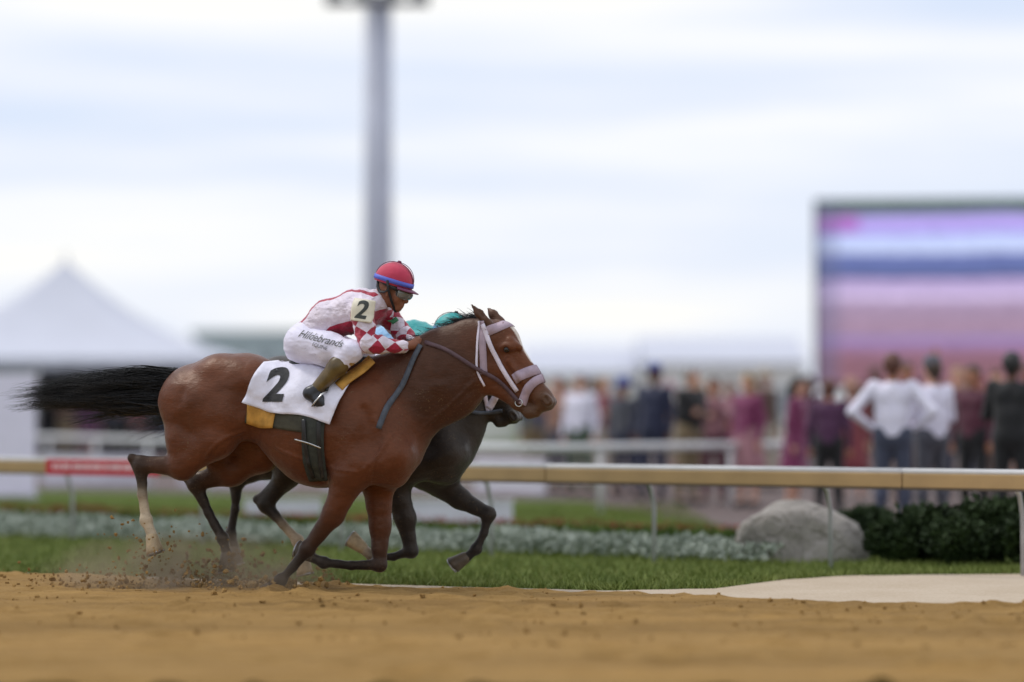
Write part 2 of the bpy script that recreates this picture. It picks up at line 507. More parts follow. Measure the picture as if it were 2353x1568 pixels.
# pale sand along the inside of the track
green = extend([G(0, 1319), G(350, 1329), G(700, 1341), G(1000, 1351), G(1400, 1360), G(1640, 1356), G(1800, 1336), G(1950, 1326), G(2353, 1322)])
sx = np.concatenate([[-60, -30, -12], np.arange(-6, 6, 0.1), [8, 14, 30, 55]])
sv = np.linspace(0, 1, 10)
y0 = np.interp(sx, edge[:, 0], edge[:, 1]) - 0.25; y1 = np.interp(sx, green[:, 0], green[:, 1])
y1 = np.maximum(y1, y0 + 0.3) + 0.05 * fbm(sx * 1.5, sx * 0, 8, 3)
X = np.repeat(sx[:, None], 10, 1); Y = y0[:, None] + (y1 - y0)[:, None] * sv
Z = 0.0085 + 0.004 * np.abs(fbm(X * 4, Y * 4, 9, 3))
idx = np.arange(X.size).reshape(X.shape)
q = np.stack([idx[:-1, :-1], idx[1:, :-1], idx[1:, 1:], idx[:-1, 1:]], -1).reshape(-1, 4)
m = N('pale_sand'); m.color(m.mix(0.5, m.ramp(m.noise(1.5, 4), [(0.3, (0.42, 0.33, 0.235)), (0.7, (0.54, 0.45, 0.35))]), m.ramp(m.noise(60, 4), [(0.3, (0.38, 0.30, 0.21)), (0.7, (0.58, 0.49, 0.39))]))).set(rough=0.95, spec=0.1); m.bump(m.noise(80, 4), 0.5, 0.015)
sp = mesh_np('sand_path', np.stack([X, Y, Z], -1).reshape(-1, 3), q, m.m); tag(sp, kind='structure')

# paved apron under the crowd
def paving():
    m = N('paving'); b = m.n('ShaderNodeTexBrick'); b.inputs['Scale'].default_value = 2.2; b.inputs['Mortar Size'].default_value = 0.012
    b.inputs['Color1'].default_value = (0.105, 0.072, 0.066, 1); b.inputs['Color2'].default_value = (0.14, 0.098, 0.09, 1); b.inputs['Mortar'].default_value = (0.08, 0.07, 0.066, 1)
    m.l(m.n('ShaderNodeTexCoord').outputs['Object'], b.inputs['Vector']); m.color(b.outputs[0]).set(rough=0.9); m.bump(m.noise(30, 4), 0.3); return m.m
pv = mesh_np('plaza_paving', [(2.6, 26.5, 0.012), (40, 8.5, 0.012), (60, 90, 0.012), (-16, 90, 0.012), (-14, 46, 0.012), (1.0, 37, 0.012)], [(0, 1, 2, 3, 4, 5)], paving()); tag(pv, kind='structure')

# ------------------------------------------------------------------ grass blades
RA, RB = np.array([-4.85, 25.5]), np.array([3.74, 19.7])     # foot line of the running rail
RU = (RB - RA) / np.linalg.norm(RB - RA); RN = np.array([-RU[1], RU[0]])
def blades(name, P, hgt, material, lean=0.5, wid=0.006):
    n = len(P); a = RNG.uniform(0, 6.283, n); hh = hgt * RNG.uniform(0.55, 1.25, n)
    wv = np.stack([np.cos(a), np.sin(a), np.zeros(n)], 1) * (wid * RNG.uniform(0.7, 1.4, n))[:, None]
    tip = P + np.stack([RNG.normal(0, lean, n) * hh, RNG.normal(0, lean, n) * hh, hh], 1)
    V = np.stack([P - wv, P + wv, tip], 1).reshape(-1, 3)
    return mesh_np(name, V, np.arange(3 * n).reshape(-1, 3), material, smooth=False)
def grass_mat(name, lo, mid, hi):
    m = N(name); m.color(m.ramp(m.noise(2.2, 4, 0.6), [(0.28, lo), (0.5, mid), (0.72, hi)])).set(rough=0.65, spec=0.2); return m.m
M_GRASS = grass_mat('grass_blades', (0.105, 0.140, 0.032), (0.165, 0.205, 0.046), (0.225, 0.250, 0.075))
n = 110000
px = RNG.uniform(-7.5, 6.0, n); gy = np.interp(px, green[:, 0], green[:, 1])
dep = gy + 0.03 + RNG.uniform(0, 1, n) ** 1.6 * 16.0
keep = ~((dep > 26.5) & (px > 2.2))
gp = np.stack([px, dep, np.zeros(n)], 1)[keep]
gr = blades('grass', gp, 0.055, M_GRASS); tag(gr, 'short green infield grass between the sand path and the crowd', 'grass', kind='stuff')
# ------------------------------------------------------------------ horses
def coat_material(name, rough=0.42):
    m = N(name)
    c = m.attr('tint', 'Color')
    blotch = m.ramp(m.noise(3.5, 4, 0.6), [(0.3, (0.80, 0.78, 0.78)), (0.7, (1.18, 1.16, 1.14))])
    c = m.mix(1.0, c, blotch, 'MULTIPLY')
    fine = m.ramp(m.noise(60, 3, 0.6, stretch=(0.35, 1, 1)), [(0.3, (0.86, 0.86, 0.86)), (0.7, (1.12, 1.12, 1.12))])
    c = m.mix(1.0, c, fine, 'MULTIPLY')
    c = spatter(m, c)
    m.color(c).set(rough=rough, spec=0.36, sheen=0.08)
    m.b.inputs['Specular Tint'].default_value = (1.0, 0.80, 0.64, 1)
    m.l(m.ramp(m.noise(5, 4, 0.6), [(0.3, (0.34,) * 3), (0.75, (0.58,) * 3)]), m.b.inputs['Roughness'])
    h = m.math('ADD', m.math('MULTIPLY', m.noise(90, 3, 0.6, stretch=(0.25, 1, 1)), 0.25), m.noise(9, 3, 0.5))
    m.bump(h, 0.45, 0.02)
    return m.m

def hair_material(name, c):
    m = N(name)
    d = tuple(x * 0.6 for x in c); u = tuple(x * 1.8 for x in c)
    m.color(m.ramp(m.noise(14, 3, 0.6, stretch=(0.3, 1.5, 1.5)), [(0.35, d), (0.7, u)])).set(rough=0.42, spec=0.4)
    return m.m

M_HOOF = plain('hoof_horn', (0.10, 0.075, 0.05), 0.55, 0.3, 20, 0.3, 60)
M_HOOFP = plain('pale_hoof_horn', (0.45, 0.34, 0.20), 0.55, 0.25, 20, 0.3, 60)
M_SHOE = plain('racing_plate', (0.42, 0.42, 0.43), 0.4, 0.2, 30, 0.1, metal=0.9)
M_EYE = plain('horse_eye', (0.012, 0.008, 0.006), 0.06, 0.1, 10)
M_TACKW = plain('white_strap', lin(225, 216, 232), 0.55, 0.10, 25, 0.25, 220, 0.001)
M_TACKL = plain('lilac_strap', lin(172, 152, 166), 0.6, 0.12, 25, 0.35, 200, 0.002)
M_REIN = plain('rubber_rein', lin(84, 62, 68), 0.65, 0.2, 30, 0.5, 260, 0.001)
M_REIND = plain('dark_rein', lin(70, 76, 86), 0.6, 0.2, 30, 0.4, 260, 0.001)
M_LEATH = plain('black_leather', (0.018, 0.018, 0.02), 0.42, 0.3, 20, 0.3, 120, 0.001)
M_GIRTH = plain('olive_girth_web', lin(48, 52, 46), 0.7, 0.3, 30, 0.5, 160, 0.002)
M_GOLD = plain('gold_chamois', lin(196, 146, 66), 0.75, 0.22, 16, 0.4, 90, 0.003)
M_CLOTH = plain('white_saddle_cloth', lin(228, 226, 240), 0.8, 0.06, 9, 0.5, 26, 0.012, sheen=0.2)
M_PAD = plain('olive_under_pad', lin(62, 60, 48), 0.8, 0.35, 12, 0.5, 60, 0.004)
M_INK = plain('black_print', (0.02, 0.02, 0.022), 0.7, 0.2, 30)
M_STEEL = plain('bright_steel', (0.6, 0.6, 0.6), 0.25, 0.1, 30, metal=1.0)

def build_hoof(root, fet, tip, pale, r=0.055):
    """A hoof: a slanted, flaring horn capsule with a flat sole and a light shoe."""
    fet, tip = np.array(fet), np.array(tip)
    ax = tip - fet; L = np.linalg.norm(ax); ax = Vector(ax / L)
    side = Vector((0, 1, 0)); fwd = side.cross(ax).normalized(); side = ax.cross(fwd).normalized()
    n = 16; v = []; f = []
    prof = [(-0.20, 0.60, 0.0), (0.0, 0.80, 0.0), (0.35, 0.92, 0.02), (0.75, 1.06, 0.05), (1.0, 1.15, 0.08), (1.0, 0.86, 0.08), (0.94, 0.5, 0.07)]
    for (t, s, sh) in prof:
        cpt = Vector(fet) + ax * (t * L)
        for k in range(n):
            a = 2 * math.pi * k / n
            cx, sy = math.cos(a), math.sin(a)
            heel = 0.75 if cx < -0.3 else 1.0
            v.append(cpt + fwd * (r * s * 1.08 * (cx * heel) + sh * r * 3.0) + side * (r * s * sy))
    m = len(prof)
    for i in range(m - 1):
        for k in range(n):
            f.append((i * n + k, i * n + (k + 1) % n, (i + 1) * n + (k + 1) % n, (i + 1) * n + k))
    f.append(tuple((m - 1) * n + k for k in range(n)))
    hb = MB().add(v, f).build('hoof', M_HOOFP if pale else M_HOOF, root, smooth=True)
    pts = []
    for k in range(13):
        a = math.radians(-145 + 290 * k / 12)
        cpt = Vector(fet) + ax * (1.03 * L)
        pts.append(cpt + fwd * (r * 1.05 * math.cos(a) + 0.08 * r * 3.0) + side * (r * 1.0 * math.sin(a)))
    MB().tube(pts, 0.008, 6).build('horseshoe', M_SHOE, hb, smooth=True)
    return hb

def build_horse(name, fr, J, pal, coat, hairm, socks=(), blaze=None, h=0.0095):
    """J: joints in the horse's own frame. Returns root Empty and the blended solid."""
    root = empty(name, fr.o, -fr.h)
    s = Solid()
    for a, b, ra, rb, k, ky in J['torso']: s.cone(a, b, ra, rb, k, ky, 0)
    # neck and head
    for i in range(len(J['neck']) - 1):
        (a, ra), (b, rb) = J['neck'][i], J['neck'][i + 1]
        s.cone(a, b, ra, rb, 0.14, 0.46 - 0.03 * i, 3)
    for a, b, ra, rb, k, ky, c in J['head']: s.cone(a, b, ra, rb, k, ky, c)
    for sgn in (-1, 1):
        base, tip = (J['ears'][0] if sgn < 0 else J['ears'][1])
        midp = base * 0.45 + tip * 0.55
        s.cone(base, midp, 0.034, 0.027, 0.03, 0.8, 6); s.cone(midp, tip, 0.027, 0.006, 0.02, 0.8, 6)
        hollow = (base + tip) / 2 + np.array([0.028, sgn * 0.018, -0.004])
        s.cone(hollow, tip * 0.8 + base * 0.2 + np.array([0.018, sgn * 0.012, 0]), 0.016, 0.008, 0.012, 1, None, True)
        ey = J['eye'] * np.array([1, 0, 1]) + np.array([0, sgn * J['eye_y'], 0])
        s.cone(ey + np.array([-0.03, -sgn * 0.012, 0.012]), ey + np.array([0.03, -sgn * 0.012, 0.014]), 0.024, 0.024, 0.03, 1, 0)
        s.ball(ey + np.array([0.0, sgn * 0.010, -0.004]), 0.020, 0.012, 1, None, True)
        nos = J['nostril'] * np.array([1, 0, 1]) + np.array([0, sgn * 0.060, 0])
        s.cone(nos + np.array([-0.012, 0, 0.012]), nos + np.array([0.008, 0, -0.014]), 0.024, 0.026, 0.03, 1, 4)
        s.cone(nos + np.array([-0.004, sgn * 0.016, 0.010]), nos + np.array([0.010, sgn * 0.016, -0.012]), 0.012, 0.014, 0.01, 1, None, True)
    # mouth line
    for sgn in (-1, 1):
        s.cone(J['mouth'][0] + np.array([0, sgn * 0.05, 0]), J['mouth'][1] + np.array([0, sgn * 0.06, 0]), 0.004, 0.005, 0.008, 1, None, True)
    for a, b, ra, rb, k in J.get('groove', []): s.cone(a, b, ra, rb, k, 1, None, True)
    hooves = []
    for key in ('hn', 'hf'):
        L = J[key]; y = L['y']; sg = -1 if y < 0 else 1
        P = L['pts']    # hip, stifle, gaskin, hock, cannon, fetlock, pastern, tip
        V3 = [np.array(p) for p in P]
        s.cone(V3[0], V3[1], 0.170, 0.112, 0.10, 1.0, 0)
        s.cone(L['ham'][0], L['ham'][1], 0.118, 0.098, 0.08, 1, 0)
        s.cone(L['ham'][1], V3[2], 0.10, 0.072, 0.08, 1, 0)
        s.cone(V3[1], V3[2], 0.112, 0.078, 0.07, 1, 0)
        s.cone(V3[2], V3[3], 0.078, 0.046, 0.05, 0.8, 5)
        s.cone(V3[2] * 0.75 + L['point'] * 0.25, L['point'], 0.034, 0.023, 0.035, 0.8, 5)
        s.ball(V3[3], 0.052, 0.03, 0.8, 1)
        s.cone(L['point'], V3[3] * 0.4 + V3[4] * 0.6, 0.026, 0.026, 0.02, 0.8, 1)
        cs = L['sock']
        s.cone(V3[3], V3[4], 0.043, 0.031, 0.03, 0.85, 1)
        s.cone(V3[4], V3[5], 0.031, 0.033, 0.02, 0.9, 2 if cs else 1)
        s.ball(V3[5], 0.044, 0.014, 0.9, 2 if cs else 1)
        s.cone(V3[5], V3[6], 0.032, 0.036, 0.02, 1, 2 if cs else 1)
        hooves.append((V3[6], V3[7], cs))
    for key in ('fn', 'ff'):
        L = J[key]
        V3 = [np.array(p) for p in L['pts']]   # elbow, forearm, knee, cannon, fetlock, pastern, tip
        s.cone(V3[0], V3[1], 0.105, 0.070, 0.09, 0.9, 0)
        s.cone(V3[1], V3[2], 0.070, 0.044, 0.04, 0.85, 5)
        s.ball(V3[2], 0.052, 0.022, 0.85, 1)
        s.cone(V3[2], V3[3], 0.042, 0.027, 0.02, 0.85, 1)
        s.cone(V3[3], V3[4], 0.027, 0.029, 0.02, 0.9, 1)
        s.ball(V3[4], 0.043, 0.014, 0.9, 1)
        s.cone(V3[4], V3[5], 0.031, 0.035, 0.02, 1, 2 if L['sock'] else 1)
        hooves.append((V3[5], V3[6], L['sock']))
    for path in J.get('veins', []):
        for sd in (-1, 1):
            q = project(s, smooth_path([p[[0, 2]] for p in path], 16), sd, -0.003, clamp=False)
            for i in range(15): s.cone(q[i], q[i + 1], 0.0075, 0.0075, 0.014, 1, None)
    V, Fq = s.mesh(h)
    V = relax(V, Fq, 2)
    body = mesh_np('body', V, Fq, coat, root)
    wrinkle(body, 0.0065, 6.0, (0.8, 1, 1.2), 61); wrinkle(body, 0.0024, 17.0, (0.6, 1, 1.3), 62)
    c = prim_colors(s, V, pal, 0.02)
    if blaze is not None:
        a, b, wd = blaze
        ab = b - a; t = np.clip(((V - a) @ ab) / (ab @ ab), 0, 1)
        d = np.linalg.norm((V - a - t[:, None] * ab) * np.array([1, 1.0, 1]), axis=1)
        mk = np.clip((wd * (1 - 0.5 * t) - d) / 0.008, 0, 1)[:, None]
        c = c * (1 - mk) + mk * np.array([0.62, 0.56, 0.50])
    color_attr(body, c)
    for fa, fb, cs in hooves: build_hoof(root, fa, fb, cs)
    for sgn in (-1, 1):
        ey = J['eye'] * np.array([1, 0, 1]) + np.array([0, sgn * (J['eye_y'] - 0.008), -0.004])
        bm = bmesh.new(); bmesh.ops.create_uvsphere(bm, u_segments=16, v_segments=10, radius=0.021)
        me = bpy.data.meshes.new('eye'); bm.to_mesh(me); bm.free()
        for p in me.polygons: p.use_smooth = True
        me.materials.append(M_EYE); o = bpy.data.objects.new('eye', me); o.location = ey; o.parent = root; COL.objects.link(o)
    # tail
    T = J['tail']; n = T['n']
    nl = 64; lid = RNG.integers(0, nl, n)
    lu = np.sort(RNG.uniform(0, 1, nl)); u = np.clip(lu[lid] + RNG.normal(0, 0.05, n), 0, 1)
    lerp = lambda a, b, t: a + (b - a) * t[:, None]
    st = lerp(T['root'][0], T['root'][1], u) + RNG.normal(0, 1, (n, 3)) * np.array([0.012, 0.030, 0.012])
    le = np.clip(lu + RNG.normal(0, 0.20, nl), -0.35, 1.12); ll = 0.36 + 0.70 * RNG.beta(1.05, 1.5, nl)
    loff = RNG.normal(0, 1, (nl, 3)) * np.array([0.03, 0.07, 0.040])
    en = lerp(T['end'][0], T['end'][1], le[lid])
    en = st + (en - st) * (ll[lid] * RNG.uniform(0.80, 1.05, n))[:, None] + loff[lid] + RNG.normal(0, 1, (n, 3)) * np.array([0.03, 0.014, 0.010])
    lb = RNG.normal(0, 1, (nl, 3)) * np.array([0.0, 0.05, 0.045])
    md = st * 0.5 + en * 0.5 + lb[lid] + np.stack([np.zeros(n), RNG.normal(0, 0.012, n), RNG.normal(0.012, 0.010, n) + 0.035 * (1 - u)], 1)
    strands('tail', st, md, en, RNG.uniform(0.0018, 0.0042, n), hairm, root, 10, 0.002, 0.024)
    dock = MB().tube([T['root'][0] + np.array([0.05, 0, -0.06]), T['root'][0] + np.array([-0.02, 0, -0.035]), T['root'][0] * 0.6 + T['root'][1] * 0.4 + np.array([-0.14, 0, 0.02])], [0.055, 0.05, 0.02], 12)
    dock.build('tail_dock', hairm, root, smooth=True)
    # mane
    cr = smooth_path(J['crest'], 200); n = 900
    ii = RNG.integers(0, 200, n); st = cr[ii] + RNG.normal(0, 0.006, (n, 3)) + np.array([0, 0, -0.012])
    sw = RNG.uniform(0.05, 0.13, n)[:, None]
    d = np.array([-0.85, 0.0, 0.25]) + RNG.normal(0, 0.22, (n, 3)) + np.array([0, 0.25, -0.15])
    en = st + d * sw; md = (st + en) / 2 + np.array([0, 0, 0.022])
    strands('mane', st, md, en, RNG.uniform(0.0015, 0.003, n), hairm, root, 5, 0.002)
    return root, s

def bay_joints(T):
    """All joints of the leading horse, traced on the side view and given their width."""
    J = {}
    J['torso'] = [
        (T(445, 905), T(560, 912), 0.195, 0.262, 0.16, 0.95),
        (T(575, 905), T(735, 980), 0.215, 0.364, 0.10, 0.80),
        (T(735, 981), T(850, 985), 0.368, 0.345, 0.14, 0.76),
        (T(850, 985), T(896, 1010), 0.343, 0.200, 0.14, 0.80),
        (T(770, 895), T(885, 880), 0.11, 0.105, 0.14, 0.7),
        (T(885, 880), T(930, 900), 0.10, 0.12, 0.12, 0.7),
    ]
    for sg in (-1, 1):
        J['torso'] += [
            (T(440, 915, sg * 0.11), T(525, 955, sg * 0.13), 0.165, 0.165, 0.12, 1.0),
            (T(505, 862, sg * 0.09), T(575, 880, sg * 0.10), 0.13, 0.15, 0.12, 1.0),
            (T(855, 905, sg * 0.14), T(902, 1045, sg * 0.175), 0.075, 0.105, 0.11, 1.0),
            (T(902, 1050, sg * 0.175), T(815, 1085, sg * 0.195), 0.105, 0.105, 0.10, 1.0),
            (T(790, 930, sg * 0.17), T(825, 1060, sg * 0.20), 0.075, 0.10, 0.08, 1.0),
            (T(915, 1052, sg * 0.075), T(902, 1085, sg * 0.09), 0.108, 0.102, 0.10, 1.0),
        ]
    J['groove'] = []
    for sg in (-1, 1):
        J['groove'] += [(T(1075, 905, sg * 0.13), T(965, 985, sg * 0.20), 0.020, 0.022, 0.05),      # along the windpipe
                        (T(900, 900, sg * 0.215), T(950, 1000, sg * 0.235), 0.018, 0.018, 0.06),    # in front of the shoulder
                        (T(835, 940, sg * 0.285), T(862, 1040, sg * 0.32), 0.014, 0.016, 0.05),     # behind the shoulder blade
                        (T(556, 905, sg * 0.30), T(545, 1010, sg * 0.33), 0.030, 0.035, 0.09),      # flank
                        (T(420, 900, sg * 0.285), T(440, 1020, sg * 0.31), 0.016, 0.018, 0.06)]     # between the thigh muscles
    J['veins'] = [[T(838, 1085, -0.2), T(770, 1075, -0.2), T(690, 1050, -0.2), T(640, 1030, -0.2)], [T(870, 960, -0.2), T(890, 1010, -0.2), T(872, 1060, -0.2), T(850, 1110, -0.2)],
                  [T(905, 1000, -0.2), T(885, 1040, -0.2), T(845, 1080, -0.2)], [T(1178, 845, -0.1), T(1196, 870, -0.1), T(1210, 900, -0.1)], [T(560, 990, -0.2), T(520, 1010, -0.2), T(480, 1050, -0.2)], [T(1085, 880, -0.1), T(1040, 925, -0.1), T(975, 980, -0.1)]]
    J['neck'] = [(T(900, 935), 0.30), (T(1020, 862), 0.262), (T(1092, 802), 0.205)]
    J['head'] = [
        (T(1120, 783), T(1148, 778), 0.125, 0.110, 0.05, 0.66, 0),
        (T(1124, 848), T(1136, 856), 0.128, 0.118, 0.05, 0.52, 0),
        (T(1158, 792), T(1208, 868), 0.108, 0.082, 0.05, 0.66, 0),
        (T(1208, 868), T(1244, 912), 0.082, 0.060, 0.05, 0.74, 0),
        (T(1246, 912), T(1258, 924), 0.056, 0.050, 0.035, 1.0, 4),
        (T(1128, 880), T(1188, 924), 0.062, 0.042, 0.045, 0.80, 0),
        (T(1188, 924), T(1216, 946), 0.042, 0.036, 0.035, 1.0, 4),
        (T(1216, 950), T(1234, 951), 0.036, 0.024, 0.025, 1.1, 4),
        (T(1258, 930), T(1242, 937), 0.036, 0.032, 0.025, 1.2, 4),
        (T(1212, 940), T(1240, 938), 0.026, 0.022, 0.02, 1.0, 4),
        (T(1160, 850), T(1205, 905), 0.070, 0.048, 0.05, 0.85, 0),
    ]
    for sg in (-1, 1):
        J['head'] += [(T(1168, 828, sg * 0.074), T(1206, 878, sg * 0.058), 0.016, 0.012, 0.03, 1.0, 0),
                      (T(1172, 782, sg * 0.070), T(1195, 800, sg * 0.058), 0.020, 0.016, 0.03, 1.0, 0)]
    J['ears'] = [(T(1122, 747, -0.065), T(1083, 700, -0.085)), (T(1150, 742, 0.065), T(1121, 708, 0.085))]
    J['eye'] = T(1172, 803); J['eye_y'] = 0.094
    J['nostril'] = T(1262, 918); J['mouth'] = (T(1200, 933), T(1245, 948))
    yn, yf = -0.16, 0.16
    J['hn'] = dict(y=yn, sock=True, ham=(T(405, 925, -0.12), T(420, 1015, -0.15)), point=T(303, 1053, yn),
        pts=[T(470, 935, -0.13), T(496, 1014, -0.17), T(420, 1072, yn), T(326, 1070, yn), T(327, 1135, yn), T(336, 1195, yn), T(350, 1232, yn), T(362, 1268, yn)])
    J['hf'] = dict(y=yf, sock=False, ham=(T(440, 935, 0.12), T(500, 1040, 0.15)), point=T(428, 1098, yf),
        pts=[T(500, 935, 0.13), T(600, 1045, 0.17), T(535, 1085, yf), T(450, 1112, yf), T(480, 1180, yf), T(512, 1238, yf), T(522, 1275, yf), T(527, 1312, yf)])
    J['fn'] = dict(sock=False, pts=[T(800, 1105, -0.17), T(765, 1185, -0.16), T(706, 1262, -0.15), T(672, 1305, -0.15), T(646, 1333, -0.15), T(622, 1351, -0.15), T(604, 1374, -0.15)])
    J['ff'] = dict(sock=False, pts=[T(870, 1115, 0.17), T(873, 1210, 0.16), T(872, 1298, 0.15), T(808, 1300, 0.14), T(745, 1293, 0.14), T(714, 1280, 0.14), T(682, 1268, 0.14)])
    J['tail'] = dict(n=3400, root=(T(404, 853), T(374, 948)), end=(T(30, 898), T(15, 948)))
    J['crest'] = [T(890, 832), T(950, 790), T(1010, 762), T(1070, 736), T(1112, 728)]
    return J

HEAD = math.radians(15)
FB = Frame((-1.444, 18.0, 0.0), HEAD)
JB = bay_joints(FB)
BAY = [(0.112, 0.033, 0.0135), (0.016, 0.013, 0.012), (0.50, 0.42, 0.30), (0.060, 0.021, 0.012), (0.085, 0.042, 0.024), (0.05, 0.020, 0.012), (0.08, 0.034, 0.02)]
bay, SB = build_horse('racehorse', FB, JB, BAY, coat_material('bay_coat'), hair_material('black_hair', (0.010, 0.010, 0.011)),
                      blaze=(FB(1182, 752), FB(1222, 828), 0.042))
tag(bay, 'bay racehorse with black tail and white bridle straps, galloping in front', 'horse')

# ---- tack of the bay horse
P2 = lambda T, pts, y=0.0: [T(a, b, y)[[0, 2]] for a, b in pts]
def head_tack(root, sol, T, rein_path, dx=0.0, dy=0.0, white=M_TACKW, lilac=M_TACKL, yn=-0.08):
    sh = lambda pts: [(a + dx, b + dy) for a, b in pts]
    for sd in (-1, 1):
        strap('headstall_strap', sol, P2(T, sh([(1106, 738), (1110, 795), (1112, 860)]), yn), 0.045, sd, 0.003, 0.002, lilac, root)
        strap('throat_latch', sol, P2(T, sh([(1101, 738), (1098, 800), (1098, 850), (1112, 888)]), yn), 0.014, sd, 0.006, 0.002, white, root)
        strap('cheek_strap', sol, P2(T, sh([(1110, 745), (1130, 800), (1156, 852), (1186, 900)]), yn), 0.030, sd, 0.006, 0.003, white, root)
        strap('browband', sol, P2(T, sh([(1116, 764), (1147, 750), (1178, 733)]), yn), 0.062, sd, 0.005, 0.003, lilac, root)
        strap('noseband', sol, P2(T, sh([(1180, 872), (1206, 858), (1236, 846)]), yn), 0.068, sd, 0.005, 0.004, lilac, root)
        strap('lower_noseband', sol, P2(T, sh([(1196, 930), (1208, 900), (1226, 878), (1246, 866)]), yn), 0.056, sd, 0.009, 0.004, lilac, root)
        ring = project(sol, P2(T, sh([(1190, 926)]), yn), sd, 0.012)[0]
        rb = MB(); rb.tube([ring + np.array([0.024 * math.cos(a), 0, 0.024 * math.sin(a)]) for a in np.linspace(0, 6.283, 17)], 0.004, 6, caps=False)
        rb.build('bit_ring', M_STEEL, root, smooth=True)
head_tack(bay, SB, FB, None)

def cloth_panel(name, T, sol, corners, side, off, thick, material, root, nu=30, nv=22, yn=-0.28, ripple=0.0):
    """corners: top edge and bottom edge as pixel polylines, left to right."""
    top = smooth_path(np.array(P2(T, corners[0], yn)), nu); bot = smooth_path(np.array(P2(T, corners[1], yn)), nu)
    v = np.linspace(0, 1, nv)[None, :, None]
    g = (top[:, None] * (1 - v) + bot[:, None] * v).reshape(-1, 2)
    o = off
    if ripple:
        vv = np.tile(v[0, :, 0], nu); uu = np.repeat(np.linspace(0, 1, nu), nv)
        o = off + ripple * (0.25 + 0.75 * vv) * np.clip(0.35 + fbm(uu * 5 + vv * 2.2, vv * 2.0 - uu * 2.5, 71, 3), 0, 1.2) + ripple * 0.5 * vv * (uu < 0.2) * (0.2 - uu) * 6
    return sheet(name, project(sol, g, side, o), nu, nv, thick, material, root, side)

for sd in (-1, 1):
    cloth_panel('saddle_cloth', FB, SB, ([(592, 832), (660, 826), (735, 846), (806, 856)], [(562, 926), (625, 949), (700, 955), (766, 976)]), sd, 0.022, 0.004, M_CLOTH, bay, ripple=0.03)
    wrinkle([c for c in bay.children if c.name.startswith('saddle_cloth')][-1], 0.011, 6.0, (1.2, 0.2, 0.9), 91, True)
    cloth_panel('under_pad', FB, SB, ([(585, 850), (660, 850), (760, 900)], [(557, 972), (640, 986), (748, 1000)]), sd, 0.010, 0.006, M_PAD, bay)
    cloth_panel('gold_pad_edge', FB, SB, ([(566, 930), (600, 938), (634, 948)], [(562, 974), (592, 984), (626, 984)]), sd, 0.019, 0.004, M_GOLD, bay, 12, 6)
    strap('girth', SB, P2(FB, [(726, 955), (724, 1000), (722, 1060), (724, 1106)], -0.28), 0.150, sd, 0.017, 0.006, M_GIRTH, bay, 26)
    strap('girth_strap', SB, P2(FB, [(739, 968), (738, 1030), (736, 1100)], -0.28), 0.030, sd, 0.026, 0.004, M_LEATH, bay, 26)
    strap('girth_strap', SB, P2(FB, [(704, 964), (707, 1030), (712, 1100)], -0.28), 0.026, sd, 0.026, 0.004, M_LEATH, bay, 26)
    strap('buckle', SB, P2(FB, [(682, 1010), (712, 1018), (742, 1030)], -0.28), 0.010, sd, 0.031, 0.003, M_STEEL, bay, 10)
    strap('withers_pad', SB, P2(FB, [(846, 826), (828, 848), (800, 872), (786, 890)], -0.2), 0.075, sd, 0.030, 0.010, M_GOLD, bay, 14)
    # numeral on the cloth
    tv, tf = text_mesh('2', 0.30, 0.14, 0.012)
    c0 = FB(628, 888, -0.28)
    xz = np.stack([c0[0] - sd * tv[:, 0] * (1 if sd < 0 else 1), c0[2] + tv[:, 1]], 1) if sd > 0 else np.stack([c0[0] + tv[:, 0], c0[2] + tv[:, 1]], 1)
    Pn = project(SB, xz, sd, 0.060)
    o = mesh_np('numeral', Pn, tf, M_INK, bay, smooth=False)
    cl = [c for c in bay.children if c.name.startswith('saddle_cloth')][-1]
    # rest the print on the cloth, 2 mm proud of its nearest point
    from mathutils.bvhtree import BVHTree
    bpy.context.view_layer.update()
    dg = bpy.context.evaluated_depsgraph_get()
    cev = cl.evaluated_get(dg).to_mesh()
    bvh = BVHTree.FromPolygons([v.co.copy() for v in cev.vertices], [tuple(p.vertices) for p in cev.polygons])
    for vtx in o.data.vertices:
        hit = bvh.ray_cast(Vector((vtx.co.x, sd * 1.0, vtx.co.z)), Vector((0, -sd, 0)))[0]
        if hit is not None: vtx.co.y = hit.y + sd * 0.006
    o.parent = cl

# saddle: a small racing saddle under the rider
sad = Solid()
sad.cone(FB(690, 838), FB(800, 838), 0.075, 0.060, 0.05, 1.4).cone(FB(800, 838), FB(862, 836), 0.062, 0.05, 0.05, 1.2)
for sg in (-1, 1): sad.cone(FB(770, 850, sg * 0.12), FB(760, 900, sg * 0.24), 0.035, 0.022, 0.05)
Vs, Fs_ = sad.mesh(0.012); mesh_np('saddle', relax(Vs, Fs_, 1), Fs_, M_LEATH, bay)

# reins: from the bit along the neck to the hands, and the loose end hanging by the shoulder
for sd in (-1, 1):
    strap('rein', SB, P2(FB, [(1188, 924), (1142, 876), (1097, 849), (1030, 806), (975, 786)], -0.11), 0.026, sd, 0.016, 0.003, M_REIN, bay, 30)
strap('loose_rein', SB, P2(FB, [(962, 792), (946, 830), (928, 880), (902, 930), (886, 985)], -0.15), 0.036, -1, 0.02, 0.003, M_REIND, bay, 30)

